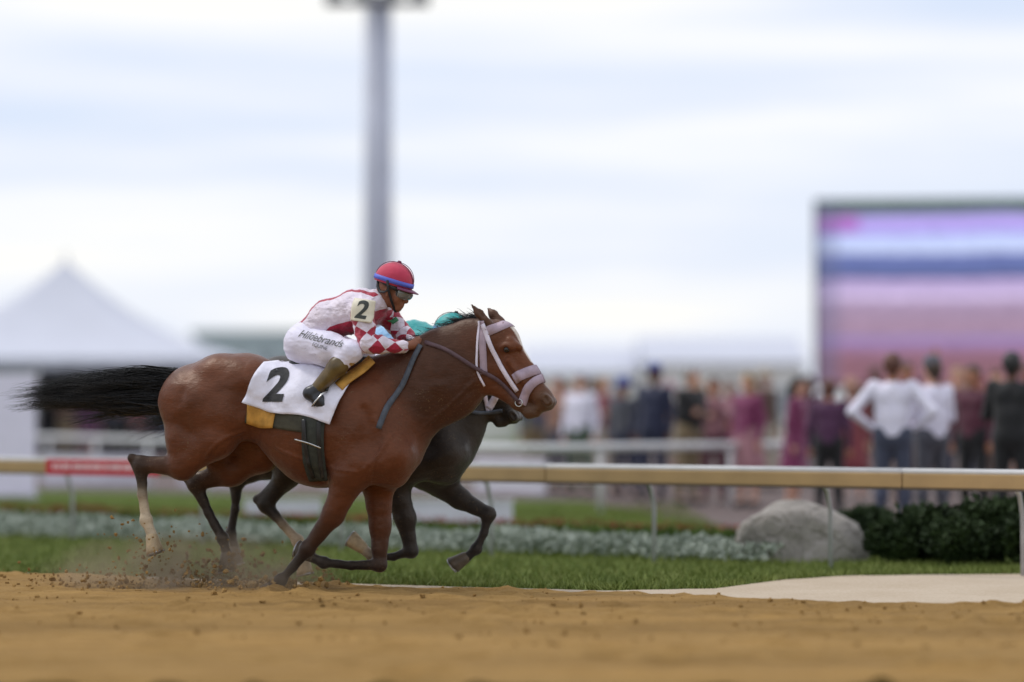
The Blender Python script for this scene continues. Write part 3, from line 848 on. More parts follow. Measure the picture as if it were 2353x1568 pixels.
# ---- the dark horse on the far side
FD = Frame(FB.o + FB.ey * 0.85 + FB.ex * 0.12, HEAD)
JD = bay_joints(FB); JD['veins'] = []; JD['groove'] = [g for i, g in enumerate(JD['groove']) if i % 5 not in (0, 1)]
T = FD
JD['neck'] = [(FB(900, 935) + np.array([0.0, 0, 0]), 0.30), (T(1030, 905), 0.225), (T(1082, 872), 0.172)]
off = T(1122, 858) - FB(1118, 785)
hs = lambda p: T(1090, 834) + (p - FB(1118, 785)) * np.array([0.82, 1, 0.82])
JD['head'] = [(hs(a), hs(b), ra * 0.82, rb * 0.82, k, ky, c) for a, b, ra, rb, k, ky, c in JD['head']]
# head carried steeper than the bay's: swing it down about the poll
piv = T(1090, 834); ang = math.radians(9)
def swing(p, a=ang, o=piv):
    d = p - o; return o + np.array([d[0] * math.cos(a) + d[2] * math.sin(a), d[1], -d[0] * math.sin(a) + d[2] * math.cos(a)])
JD['head'] = [(swing(a), swing(b), ra, rb, k, ky, c) for a, b, ra, rb, k, ky, c in JD['head']]
JD['ears'] = [tuple(swing(hs(p)) for p in e) for e in JD['ears']]
JD['ears'] = [(b, b + (t - b) * np.array([1, 1, 0.4]) + np.array([-0.06, 0, -0.02])) for b, t in JD['ears']]
JD['eye'] = swing(hs(JD['eye'])); JD['nostril'] = swing(hs(JD['nostril'])); JD['mouth'] = tuple(swing(hs(p)) for p in JD['mouth'])
yn, yf = -0.16, 0.16
JD['hn'] = dict(y=yn, sock=True, ham=JD['hf']['ham'], point=T(590, 1148, yn),
    pts=[FB(500, 935, -0.13), T(700, 1050, -0.17), T(662, 1090, yn), T(610, 1160, yn), T(650, 1205, yn), T(684, 1242, yn), T(698, 1282, yn), T(706, 1318, yn)])
JD['hn']['ham'] = (FB(440, 935, -0.12), T(640, 1035, -0.15))
JD['hf'] = dict(y=yf, sock=False, ham=(FB(440, 935, 0.12), T(610, 1020, 0.15)), point=T(528, 1092, yf),
    pts=[FB(490, 935, 0.13), T(680, 1035, 0.17), T(620, 1070, yf), T(545, 1105, yf), T(540, 1170, yf), T(530, 1225, yf), T(540, 1262, yf), T(546, 1296, yf)])
JD['fn'] = dict(sock=True, pts=[T(905, 1110, -0.17), T(930, 1190, -0.16), T(945, 1266, -0.15), T(905, 1280, -0.14), T(858, 1280, -0.14), T(834, 1262, -0.14), T(804, 1244, -0.14)])
JD['ff'] = dict(sock=False, pts=[T(985, 1095, 0.17), T(1055, 1145, 0.16), T(1122, 1182, 0.15), T(1112, 1225, 0.14), T(1094, 1262, 0.14), T(1072, 1282, 0.14), T(1045, 1304, 0.14)])
JD['crest'] = [FB(890, 836), FB(930, 838), T(1030, 846), T(1070, 824), T(1096, 812)]
JD['tail'] = dict(n=1200, root=(FB(404, 853), FB(374, 948)), end=(FB(110, 930), FB(130, 985)))
DARK = [(0.024, 0.022, 0.022), (0.014, 0.014, 0.015), (0.48, 0.38, 0.26), (0.03, 0.03, 0.03), (0.03, 0.026, 0.024), (0.018, 0.018, 0.019), (0.02, 0.02, 0.02)]
dark, SD = build_horse('racehorse', FD, JD, DARK, coat_material('dark_coat'), bpy.data.materials['black_hair'], h=0.011)
tag(dark, 'near black racehorse galloping on the far side, mostly hidden by the bay horse', 'horse')
for sd in (-1, 1):
    c = JD['head']
    strap('cheek_strap', SD, [p[[0, 2]] for p in (JD['ears'][0][0] + np.array([0, 0, -0.03]), JD['head'][2][0] + np.array([-0.02, 0, -0.05]), JD['head'][5][1])], 0.028, sd, 0.008, 0.005, M_TACKW, dark)
    strap('noseband', SD, [p[[0, 2]] for p in (JD['head'][5][1] + np.array([0, 0, 0.03]), JD['head'][3][0] + np.array([0.02, 0, 0.03]), JD['head'][3][0] + np.array([0.08, 0, 0.06]))], 0.05, sd, 0.008, 0.006, M_TACKW, dark)
    strap('rein', SD, [p[[0, 2]] for p in (JD['head'][5][1], T(1150, 944, -0.1), T(1085, 945, -0.1), T(1050, 880, -0.1))], 0.024, sd, 0.025, 0.005, M_REIND, dark, 26)
    cloth_panel('saddle_cloth', FB, SD, ([(592, 832), (660, 826), (735, 846), (806, 856)], [(562, 926), (625, 949), (700, 955), (766, 976)]), sd, 0.022, 0.004, plain('yellow_saddle_cloth', lin(214, 178, 60), 0.8, 0.1, 10, 0.4, 40, 0.006), dark)
    strap('girth', SD, P2(FB, [(726, 935), (724, 1000), (722, 1060), (724, 1106)], -0.28), 0.13, sd, 0.017, 0.006, M_GIRTH, dark, 26)
sad2 = mesh_np('saddle', relax(Vs, Fs_, 1), Fs_, M_LEATH, dark)
# ------------------------------------------------------------------ jockeys
def silks_material(name, base, second, mode, cell=0.085):
    """Base colour with a second colour in checks on the sleeves and stripes on the body."""
    m = N(name)
    sl, pu, pv, py, pd = (m.attr(a) for a in ('sl', 'pu', 'pv', 'py', 'pd'))
    k = math.pi / cell
    su = m.math('SINE', m.math('MULTIPLY', m.math('ADD', pu, m.math('MULTIPLY', pv, 0.9)), k * 0.72))
    sv = m.math('SINE', m.math('MULTIPLY', m.math('SUBTRACT', pu, m.math('MULTIPLY', pv, 0.9)), k * 0.72))
    chk = m.math('GREATER_THAN', m.math('MULTIPLY', su, sv), 0.0)
    stripe = m.math('MULTIPLY', m.math('LESS_THAN', m.math('ABSOLUTE', m.math('SUBTRACT', m.math('ABSOLUTE', py), 0.088)), 0.017), m.math('GREATER_THAN', pd, 0.02))
    panel = m.math('LESS_THAN', pd, -0.070)
    if mode == 'checks': body = m.math('MAXIMUM', stripe, panel)
    else: body = m.math('LESS_THAN', m.attr('pt'), 0.30)
    fac = m.math('ADD', m.math('MULTIPLY', body, m.math('LESS_THAN', sl, 0.5)), m.math('MULTIPLY', chk, m.math('GREATER_THAN', sl, 0.5)))
    c = m.mix(fac, base, second)
    c = m.mix(1.0, c, m.ramp(m.noise(14, 4), [(0.3, (0.86, 0.86, 0.88)), (0.7, (1.04, 1.04, 1.04))]), 'MULTIPLY')
    c = spatter(m, c, 0.35)
    m.color(c).set(rough=0.55, sheen=0.3, spec=0.3)
    wr = m.math('ADD', m.math('MULTIPLY', m.noise(16, 3, 0.5, stretch=(1.0, 0.5, 1.8)), 1.0), m.math('MULTIPLY', m.noise(60, 3), 0.12))
    m.bump(wr, 0.75, 0.022)
    return m.m

M_SKIN = None
def skin_material(name, c):
    m = N(name)
    m.color(m.ramp(m.noise(30, 5), [(0.3, tuple(x * 0.85 for x in c)), (0.7, tuple(min(1, x * 1.1) for x in c))])).set(rough=0.5, spec=0.35, sss=0.06)
    m.b.inputs['Subsurface Radius'].default_value = (0.012, 0.005, 0.003)
    m.bump(m.noise(120, 4), 0.12, 0.002)
    return m.m
M_SKIN = skin_material('tan_skin', lin(136, 88, 66))
mb_ = N('white_breeches'); mb_.color(spatter(mb_, mb_.ramp(mb_.noise(10, 5), [(0.35, lin(218, 214, 233)), (0.68, lin(232, 228, 246))]), 0.40)).set(rough=0.6, sheen=0.2); mb_.bump(mb_.noise(22, 5), 0.45, 0.010)
M_BREECH = mb_.m
M_BOOT = plain('brown_boot_leather', lin(96, 78, 44), 0.32, 0.35, 14, 0.25, 60, 0.003)
M_BOOTD = plain('dark_boot_foot', lin(42, 44, 50), 0.35, 0.3, 14, 0.25, 60, 0.003)
M_KNEE = plain('suede_knee_patch', lin(176, 142, 92), 0.85, 0.25, 20, 0.4, 80, 0.003)
M_LENS = plain('goggle_lens', (0.20, 0.20, 0.19), 0.06, 0.15, 12, spec=0.8)
M_BLACK = plain('black_rubber', (0.015, 0.015, 0.017), 0.55, 0.3, 30, 0.2)
M_CREAM = plain('cream_armband_card', lin(224, 216, 196), 0.6, 0.06, 20, 0.1, 120)
M_GREY_INK = plain('charcoal_print', (0.045, 0.05, 0.045), 0.7, 0.2, 30)
M_GREEN = plain('green_ribbon', lin(60, 130, 90), 0.6, 0.1, 20)

def build_jockey(name, fr, B, C, label):
    """B: body joints in the horse's frame; C: colours and materials."""
    root = empty(name, fr.o, -fr.h)
    torso = lambda s, g, k=0.05: (
        s.cone(B['pelvis'], B['waist'], 0.122 + g, 0.124 + g, k, 1.2),
        s.cone(B['waist'], B['chest'], 0.124 + g, 0.138 + g, k, 1.24),
        s.cone(B['chest'], B['collar'], 0.138 + g, 0.085 + g, k, 1.2),
        [s.cone(B['chest'] * 0.5 + B['collar'] * 0.5, B['arm'][q][0], 0.075 + g, 0.070 + g, k) for q in (0, 1)])
    def arms(s, g, k=0.03):
        for q in (0, 1):
            a = B['arm'][q]
            s.cone(a[0], (a[0] + a[1]) / 2, 0.070 + g, 0.060 + g, k); s.cone((a[0] + a[1]) / 2, a[1], 0.060 + g, 0.050 + g, k)
            m = a[1] * 0.65 + a[2] * 0.35
            s.cone(a[1], m, 0.050 + g, 0.051 + g, k); s.cone(m, a[2], 0.051 + g, 0.034 + g * 0.7, k)
    def thighs(s, g, k=0.05):
        s.cone(B['pelvis'], B['pelvis'] + np.array([-0.01, 0, -0.02]), 0.125 + g, 0.128 + g, k, 1.15)
        for q in (0, 1):
            l = B['leg'][q]; m = (l[0] + l[1]) / 2 + np.array([0, 0, -0.01])
            s.cone(l[0], m, 0.122 + g, 0.100 + g, k); s.cone(m, l[1], 0.100 + g, 0.062 + g, k)
            s.cone(l[1], l[1] * 0.75 + l[2] * 0.25, 0.060 + g, 0.054 + g, 0.04)
    def shins(s, g, q, k=0.03, top=0.16):
        l = B['leg'][q]
        a = l[1] * (1 - top) + l[2] * top; m = l[1] * 0.6 + l[2] * 0.4
        s.cone(a, m, 0.055 + g, 0.057 + g, k); s.cone(m, l[2], 0.057 + g, 0.038 + g, k)
    def foot(s, g, q, k=0.025):
        l = B['leg'][q]
        s.cone(l[2], l[3], 0.040 + g, 0.036 + g, k); s.cone(l[3], l[4], 0.038 + g, 0.036 + g, k); s.cone(l[4], l[5], 0.036 + g, 0.026 + g, k, 1.0)
    # body: one continuous figure, a little inside its clothes
    s = Solid(); torso(s, -0.014); arms(s, -0.014); thighs(s, -0.014)
    for q in (0, 1): shins(s, -0.012, q, top=0.0); foot(s, -0.010, q)
    H = B['head']; f = B['face_dir']; up = B['face_up']; lat = np.array([0, 1.0, 0])
    at_h = lambda a, b, c=0.0: H + f * a + up * b + lat * c
    s.cone(B['collar'], at_h(-0.03, -0.06), 0.052, 0.055, 0.04, 1)
    s.cone(at_h(-0.025, 0.02), at_h(0.015, 0.03), 0.088, 0.084, 0.04, 0.9)
    s.cone(at_h(0.035, -0.03), at_h(0.045, -0.07), 0.062, 0.046, 0.04, 0.95)
    s.cone(at_h(0.062, -0.102), at_h(0.066, -0.104), 0.026, 0.024, 0.03, 1.1)
    s.cone(at_h(0.088, -0.005), at_h(0.108, -0.042), 0.011, 0.017, 0.015)
    s.cone(at_h(0.085, -0.070), at_h(0.087, -0.071), 0.017, 0.014, 0.014, 1.5)
    s.cone(at_h(0.086, -0.084), at_h(0.087, -0.086), 0.014, 0.012, 0.010, 1.4)
    for q in (-1, 1):
        s.cone(at_h(0.060, -0.035, q * 0.045), at_h(0.055, -0.05, q * 0.045), 0.022, 0.018, 0.03)
        s.cone(at_h(0.082, 0.018, q * 0.03), at_h(0.084, 0.018, q * 0.045), 0.012, 0.010, 0.015)
        s.cone(at_h(-0.012, -0.012, q * 0.082), at_h(-0.006, -0.042, q * 0.080), 0.016, 0.011, 0.012, 0.6)
    for q, sg in ((0, -1), (1, 1)):       # hands: palm, four curled fingers and a thumb closed on the rein
        a = B['arm'][q]; wv = a[3] - a[2]; wv = wv / np.linalg.norm(wv)
        dn = np.array([0, 0, -1.0]); dn = dn - wv * (dn @ wv); dn /= np.linalg.norm(dn); sd = np.cross(wv, dn)
        sd = sd * (1 if sd[1] * sg > 0 else -1)
        s.cone(a[2], a[3], 0.028, 0.034, 0.02); palm = a[3]
        for k4 in range(4):
            b0 = palm + dn * (-0.026 + 0.018 * k4) + wv * 0.026 + sd * 0.012
            b1 = b0 + wv * (0.022 - 0.003 * abs(k4 - 1)) - sd * 0.006
            b2 = b1 - sd * 0.030 - wv * 0.004; b3 = b2 - wv * 0.026
            s.cone(b0, b1, 0.0105, 0.010, 0.008).cone(b1, b2, 0.010, 0.009, 0.006).cone(b2, b3, 0.009, 0.0075, 0.006)
        t0 = palm - dn * 0.026 - sd * 0.004; t1 = t0 + wv * 0.03 - dn * 0.012 - sd * 0.014; t2 = t1 + wv * 0.024 - sd * 0.008
        s.cone(t0, t1, 0.012, 0.0105, 0.01).cone(t1, t2, 0.0105, 0.008, 0.006)
    V, Fq = s.mesh(0.0062); mesh_np('body', relax(V, Fq, 1), Fq, C['skin'], root)
    # silks
    js = Solid(); torso(js, 0.004); arms(js, 0.006)
    def cut(D, ax):                         # hem at the waist, cuffs at the wrists
        X = np.stack(np.meshgrid(*ax, indexing='ij'), -1)
        w0, wd = B['pelvis'], B['waist'] - B['pelvis']; wd = wd / np.linalg.norm(wd)
        return np.maximum(D, -((X - w0) @ wd.astype(np.float32) - 0.015))
    V, Fq = js.mesh(0.0062, cut); V = relax(V, Fq, 1)
    jk = mesh_np('silks_jacket', V, Fq, C['silks'], root)
    wrinkle(jk, C.get('crease', 0.0065), 11.0, (1.3, 0.7, 1.3), 81, True); wrinkle(jk, 0.003, 30.0, (1, 0.6, 1), 82)
    ax_t = B['collar'] - B['pelvis']; ax_t /= np.linalg.norm(ax_t)
    dor = np.cross(lat, ax_t); dor = dor * (1 if dor[2] > 0 else -1); dor[1] = 0; dor /= np.linalg.norm(dor)
    # distance to torso line and to each arm decide sleeve or body
    best = np.full(len(V), 9.0); pu = np.zeros(len(V)); pv = np.zeros(len(V)); 
    for q in (0, 1):
        a = B['arm'][q]; acc = 0.0
        for p0, p1 in ((a[0], a[1]), (a[1], a[2])):
            ab = p1 - p0; L = np.linalg.norm(ab); t = np.clip(((V - p0) @ ab) / L ** 2, 0, 1)
            r = V - p0 - t[:, None] * ab; d = np.linalg.norm(r, axis=1) - 0.06
            e1 = np.cross(ab / L, np.array([0.0, 1.0, 0.0])); e1 /= np.linalg.norm(e1); e2 = np.cross(ab / L, e1)
            an = np.arctan2(r @ e2, r @ e1) * 0.062
            m = d < best; best = np.where(m, d, best); pu = np.where(m, acc + t * L, pu); pv = np.where(m, an, pv); acc += L
    tt = np.clip(((V - B['pelvis']) @ ax_t), 0, np.linalg.norm(B['collar'] - B['pelvis']))
    line = np.stack([np.interp(tt, [0, np.linalg.norm(B['waist'] - B['pelvis']), np.linalg.norm(B['chest'] - B['pelvis']), np.linalg.norm(B['collar'] - B['pelvis'])], [B[k][i] for k in ('pelvis', 'waist', 'chest', 'collar')]) for i in range(3)], 1)
    rt = V - line; dt = np.linalg.norm(rt * np.array([1, 0.8, 1]), axis=1) - 0.125
    float_attr(jk, 0.5 + np.clip((dt - best) * 40, -0.5, 0.5), 'sl'); float_attr(jk, pu, 'pu'); float_attr(jk, pv, 'pv')
    float_attr(jk, tt, 'pt'); float_attr(jk, V[:, 1], 'py'); float_attr(jk, rt @ dor, 'pd')
    # breeches and boots
    bs = Solid(); thighs(bs, 0.005)
    bs.cone(B['pelvis'], B['pelvis'] * 0.7 + B['waist'] * 0.3, 0.122, 0.116, 0.05, 1.2)
    V, Fq = bs.mesh(0.0068); br = mesh_np('breeches', relax(V, Fq, 1), Fq, C['breeches'], root); wrinkle(br, 0.004, 12.0, (0.8, 0.8, 1.6), 83, True)
    for q in (0, 1):
        l = B['leg'][q]
        s2 = Solid(); shins(s2, 0.004, q, top=0.18); V, Fq = s2.mesh(0.0065); bt = mesh_np('boot', relax(V, Fq, 1), Fq, C['boot'], root)
        s2 = Solid(); foot(s2, 0.004, q); V, Fq = s2.mesh(0.0065); mesh_np('boot_foot', relax(V, Fq, 1), Fq, C['boot_foot'], bt)
        s2 = Solid(); s2.cone(l[1] + np.array([0.012, 0, 0.0]), l[1] * 0.86 + l[2] * 0.14 + np.array([0.012, 0, -0.01]), 0.062, 0.055, 0.03); V, Fq = s2.mesh(0.0075); mesh_np('knee_patch', relax(V, Fq, 1), Fq, M_KNEE, br)
        # stirrup iron and leather
        b = MB(); c0 = l[4]
        fw = l[5] - l[3]; fw /= np.linalg.norm(fw); upv = np.array([-fw[2], 0, fw[0]]) * (1 if fw[0] > 0 else -1)
        tr = c0 - upv * 0.045
        loop = [tr + lat * 0.055, tr + lat * 0.062 + upv * 0.04, tr + lat * 0.04 + upv * 0.10, tr + upv * 0.125, tr - lat * 0.04 + upv * 0.10, tr - lat * 0.062 + upv * 0.04, tr - lat * 0.055, tr + lat * 0.055]
        b.tube(loop, 0.006, 8); io = b.build('stirrup', M_STEEL, root, smooth=True)
        top_ = tr + upv * 0.125; sdn = -1 if q == 0 else 1
        MB().tube([top_, top_ * 0.5 + B['strap_top'][q] * 0.5 + np.array([0, sdn * 0.02, 0]), B['strap_top'][q]], 0.012, 6, flat=0.3).build('stirrup_leather', M_LEATH, io, smooth=True)
    # helmet
    hc = at_h(-0.012, 0.060)
    n1, n2 = 36, 16; V = []; Fc = []
    for j in range(n2 + 1):
        ph = (math.pi / 2) * j / n2 * 1.12 - 0.19
        for i in range(n1):
            th = 2 * math.pi * i / n1
            c_ = math.cos(ph)
            V.append(hc + f * (0.134 * c_ * math.cos(th)) + lat * (0.112 * c_ * math.sin(th)) + up * (0.128 * math.sin(ph)))
    for j in range(n2):
        for i in range(n1): Fc.append((j * n1 + i, j * n1 + (i + 1) % n1, (j + 1) * n1 + (i + 1) % n1, (j + 1) * n1 + i))
    he = MB().add(V, Fc).build('helmet', C['helmet'], root, smooth=True)
    m = he.modifiers.new('t', 'SOLIDIFY'); m.thickness = 0.008
    for sg_ in (-1, 1):      # seams of the cap cover and the harness buckle behind
        MB().tube([hc + f * (0.136 * math.cos(a)) + up * (0.130 * math.sin(a)) + lat * (sg_ * 0.114 * 0.34 * math.sin(a)) for a in np.linspace(0.05, math.pi - 0.05, 24)], 0.0025, 5).build('seam', C['peak'], he, smooth=True)
    MB().tube([hc + up * 0.130, hc + up * 0.142], [0.016, 0.010], 10).build('cap_button', C['peak'], he, smooth=True)
    MB().tube([at_h(-0.105, 0.045, -0.045), at_h(-0.092, 0.0, -0.056), at_h(-0.062, -0.030, -0.070), at_h(-0.025, -0.020, -0.088), at_h(0.0, 0.005, -0.098)], 0.011, 6, flat=0.4).build('rear_harness', M_BLACK, he, smooth=True)
    # peak
    V = []; Fc = []
    for i in range(15):
        th = math.radians(-62 + 124 * i / 14)
        for r_, dz in ((0.118, 0.004), (0.150, -0.003), (0.150 + 0.036 * math.cos(th * 1.35) ** 0.7, -0.014)):
            V.append(hc + f * (r_ * math.cos(th)) + lat * (r_ * 0.86 * math.sin(th)) + up * (-0.020 + dz))
    for i in range(14):
        for k in range(2): a = i * 3 + k; Fc.append((a, a + 1, a + 4, a + 3))
    pk = MB().add(V, Fc).build('peak', C['peak'], he, smooth=True); m = pk.modifiers.new('t', 'SOLIDIFY'); m.thickness = 0.006
    # band round the helmet
    def ring(rad, z0, z1, a0, a1, nseg, tilt=0.0, zc=0.0):
        V = []; Fc = []
        for i in range(nseg + 1):
            th = math.radians(a0 + (a1 - a0) * i / nseg)
            for z in (z0, z1):
                k = math.sqrt(max(0.05, 1 - (max(z, 0) / 0.128) ** 2))
                V.append(hc + f * ((0.134 + rad) * k * math.cos(th)) + lat * ((0.112 + rad) * k * math.sin(th)) + up * (z + tilt * math.cos(th)))
        for i in range(nseg): Fc.append((2 * i, 2 * i + 2, 2 * i + 3, 2 * i + 1))
        return V, Fc
    V, Fc = ring(0.006, -0.012, 0.018, 0, 360, 40); bo = MB().add(V, Fc).build('helmet_band', C['band'], he, smooth=True)
    m = bo.modifiers.new('t', 'SOLIDIFY'); m.thickness = 0.004
    # goggles: strap, frame and lens
    gs = Solid(); gc = at_h(0.084, 0.002)
    gs.cone(gc - lat * 0.052 - f * 0.012, gc + lat * 0.052 - f * 0.012, 0.036, 0.036, 0.02).cone(gc - lat * 0.02 + f * 0.012, gc + lat * 0.02 + f * 0.012, 0.040, 0.040, 0.03)
    V, Fq = gs.mesh(0.006); go = mesh_np('goggles', relax(V, Fq, 1), Fq, M_LENS, root)
    MB().tube([gc + f * (0.012 * math.cos(a * 1.0) - 0.008) + lat * 0.082 * math.cos(a) + up * 0.040 * math.sin(a) - f * 0.006 for a in np.linspace(0, 6.283, 25)], 0.007, 6, caps=False).build('goggle_frame', M_BLACK, go, smooth=True)
    V, Fc = [], []
    for i in range(33):
        th = math.radians(35 + 290 * i / 32)
        for z in (-0.014, 0.014):
            V.append(at_h(-0.012, 0.012) + f * (0.118 * math.cos(th)) + lat * (0.102 * math.sin(th)) + up * (z + 0.02 - 0.025 * math.cos(th)))
    for i in range(32): Fc.append((2 * i, 2 * i + 2, 2 * i + 3, 2 * i + 1))
    g2 = MB().add(V, Fc).build('goggle_strap', M_BLACK, go, smooth=True); m = g2.modifiers.new('t', 'SOLIDIFY'); m.thickness = 0.005; m.offset = 1
    for q in (-1, 1):   # chin harness
        MB().tube([at_h(-0.02, 0.06, q * 0.122), at_h(0.0, 0.0, q * 0.100), at_h(0.03, -0.06, q * 0.075), at_h(0.06, -0.125, q * 0.02), at_h(0.062, -0.132, 0)], 0.009, 6, flat=0.35).build('chin_strap', M_BLACK, he, smooth=True)
    tag(root, label, 'person')
    return root, js, bs

def arm_lettering(root, sol, T, cpx, y, body, size, rot, side, material, name, off, parent, shear=0.0, bold=0.0):
    tv, tf = text_mesh(body, size, shear, bold)
    c, n = math.cos(rot), math.sin(rot); c0 = T(*cpx, y)
    xz = np.stack([c0[0] + c * tv[:, 0] - n * tv[:, 1], c0[2] + n * tv[:, 0] + c * tv[:, 1]], 1)
    return mesh_np(name, project(sol, xz, side, off, clamp=False), tf, material, parent, smooth=False)

T = FB
fd = np.array([0.955, 0, -0.295]); fu = np.array([0.295, 0, 0.955])
BJ = dict(
    pelvis=T(703, 788), waist=T(762, 732), chest=T(822, 715), collar=T(862, 697),
    arm=[(T(832, 714, -0.175), T(842, 790, -0.23), T(928, 797, -0.12), T(952, 792, -0.085)),
         (T(884, 718, 0.175), T(926, 768, 0.22), T(948, 788, 0.12), T(962, 790, 0.085))],
    leg=[(T(706, 792, -0.085), T(808, 808, -0.255), T(726, 896, -0.305), T(712, 904, -0.305), T(733, 921, -0.31), T(746, 933, -0.31)),
         (T(720, 796, 0.085), T(836, 812, 0.255), T(755, 896, 0.305), T(741, 904, 0.305), T(762, 921, 0.31), T(775, 933, 0.31))],
    strap_top=[FB(772, 850, -0.15), FB(800, 850, 0.15)],
    head=T(903, 668), face_dir=fd, face_up=fu)
RED = lin(168, 30, 60)
jockey, JS, BS = build_jockey('jockey', FB, BJ, dict(skin=M_SKIN, silks=silks_material('red_white_silks', lin(228, 216, 228), RED, 'checks'),
    breeches=M_BREECH, boot=M_BOOT, boot_foot=M_BOOTD, helmet=plain('red_helmet_cover', lin(186, 46, 78), 0.75, 0.12, 9, 0.35, 40, 0.006, sheen=0.3), peak=plain('plum_peak', lin(112, 40, 78), 0.45, 0.1, 12),
    band=plain('blue_band', lin(88, 104, 206), 0.55, 0.1, 14)), 'jockey in red helmet and white silks with red checked sleeves, crouched on bay horse')
# armband with the number
c0 = FB(834, 714, -0.25)
rot = math.radians(-8); cu, nu_ = math.cos(rot), math.sin(rot)
gu, gv = np.meshgrid(np.linspace(-0.078, 0.070, 14), np.linspace(-0.074, 0.074, 14), indexing='ij')
rr = np.maximum(np.abs(gu) / 0.078, np.abs(gv) / 0.074)
xz = np.stack([c0[0] + cu * gu - nu_ * gv, c0[2] + nu_ * gu + cu * gv], -1).reshape(-1, 2)
Pn = project(JS, xz, -1, 0.012, clamp=False)
yf_ = np.median(Pn[:, 1]); Pn[:, 1] = np.minimum(Pn[:, 1], yf_ + 0.035)
ab = sheet('armband', Pn, 14, 14, 0.003, M_CREAM, jockey, -1)
tv, tf = text_mesh('2', 0.165, 0.1, 0.004)
xz = np.stack([c0[0] - 0.006 + cu * tv[:, 0] - nu_ * tv[:, 1], c0[2] + nu_ * tv[:, 0] + cu * tv[:, 1]], 1)
Pt = project(JS, xz, -1, 0.018, clamp=False); Pt[:, 1] = np.minimum(Pt[:, 1], yf_ + 0.029)
mesh_np('numeral', Pt, tf, M_GREY_INK, ab, smooth=False)
strap('green_ribbon', JS, P2(FB, [(862, 738), (874, 728)], -0.24), 0.03, -1, 0.012, 0.003, M_GREEN, jockey, 6, clamp=False)
arm_lettering(jockey, BS, FB, (742, 779), -0.2, 'Hildebrands', 0.072, math.radians(-13), -1, M_GREY_INK, 'lettering', 0.009, [c for c in jockey.children if c.name.startswith('breeches')][0], 0.45, 0.0)
arm_lettering(jockey, BS, FB, (744, 797), -0.2, 'EQUINE', 0.034, math.radians(-16), -1, M_GREY_INK, 'lettering', 0.009, [c for c in jockey.children if c.name.startswith('breeches')][0], 0.1, 0.0)

T = FD
fd2 = np.array([0.98, 0, -0.20]); fu2 = np.array([0.20, 0, 0.98])
BD = dict(
    pelvis=T(835, 820), waist=T(888, 794), chest=T(955, 786), collar=T(1004, 785),
    arm=[(T(968, 790, -0.17), T(985, 850, -0.21), T(1052, 852, -0.13), T(1072, 846, -0.10)), (T(995, 790, 0.17), T(1012, 850, 0.21), T(1072, 852, 0.13), T(1090, 846, 0.10))],
    leg=[(T(855, 830, -0.085), T(930, 862, -0.27), T(862, 930, -0.315), T(850, 938, -0.315), T(870, 952, -0.32), T(882, 962, -0.32)),
         (T(868, 830, 0.085), T(955, 862, 0.27), T(885, 930, 0.315), T(873, 938, 0.315), T(893, 952, 0.32), T(905, 962, 0.32))],
    strap_top=[T(890, 880, -0.16), T(905, 880, 0.16)],
    head=T(1040, 782, -0.07), face_dir=fd2, face_up=fu2)
TEAL = lin(40, 160, 158)
jockey2, _, _ = build_jockey('jockey', FD, BD, dict(skin=M_SKIN, silks=silks_material('teal_silks', TEAL, lin(140, 186, 222), 'bands', 0.11),
    breeches=M_BREECH, boot=M_LEATH, boot_foot=M_BOOTD, helmet=plain('teal_helmet_cover', TEAL, 0.5, 0.08, 12), peak=M_BLACK, band=plain('blue_band2', lin(120, 170, 210), 0.55), crease=0.003),
    'jockey in teal silks lying low on the near black horse')
# ------------------------------------------------------------------ running rail
def along(t, o=0.0, z=0.0): p = RA + RU * t + RN * o; return np.array([p[0], p[1], z])
RL = float(np.linalg.norm(RB - RA)); RZ = math.atan2(RU[1], RU[0])
M_RAILW = plain('white_rail_paint', lin(206, 206, 208), 0.45, 0.06, 6, 0.1, 60)
M_RAILT = plain('tan_rail_board', lin(172, 142, 98), 0.6, 0.10, 3, 0.2, 40)
M_RAILD = plain('dark_rail_lip', lin(84, 72, 58), 0.7, 0.15, 6)  # dark brown for the lip along the lower edge of the boards
M_POST = plain('grey_rail_post', lin(168, 168, 170), 0.5, 0.1, 8)
rail = empty('running_rail', along(0), RZ)
tag(rail, 'tan running rail with a white cap along the inside of the track', 'rail')
x = -13.0; seg = 3.2
while x < RL + 9:
    b = MB(); b.box(x + 0.004, x + seg - 0.004, -0.030, 0.030, 0.662, 0.770); b.build('rail_board', M_RAILT, rail, bevel=0.008)
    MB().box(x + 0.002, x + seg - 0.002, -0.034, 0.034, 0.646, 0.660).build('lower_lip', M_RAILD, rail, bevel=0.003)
    MB().tube([(x, 0, 0.785), (x + seg - 0.006, 0, 0.785)], 0.0235, 14).build('rail_cap', M_RAILW, rail, smooth=True)
    for px_ in (x + 0.8, x + 2.4):
        MB().tube([(px_, 0.36, -0.1), (px_, 0.36, 0.45), (px_, 0.30, 0.62), (px_, 0.16, 0.70), (px_, 0.032, 0.715)], 0.018, 10).build('post', M_POST, rail, smooth=True)
    x += seg
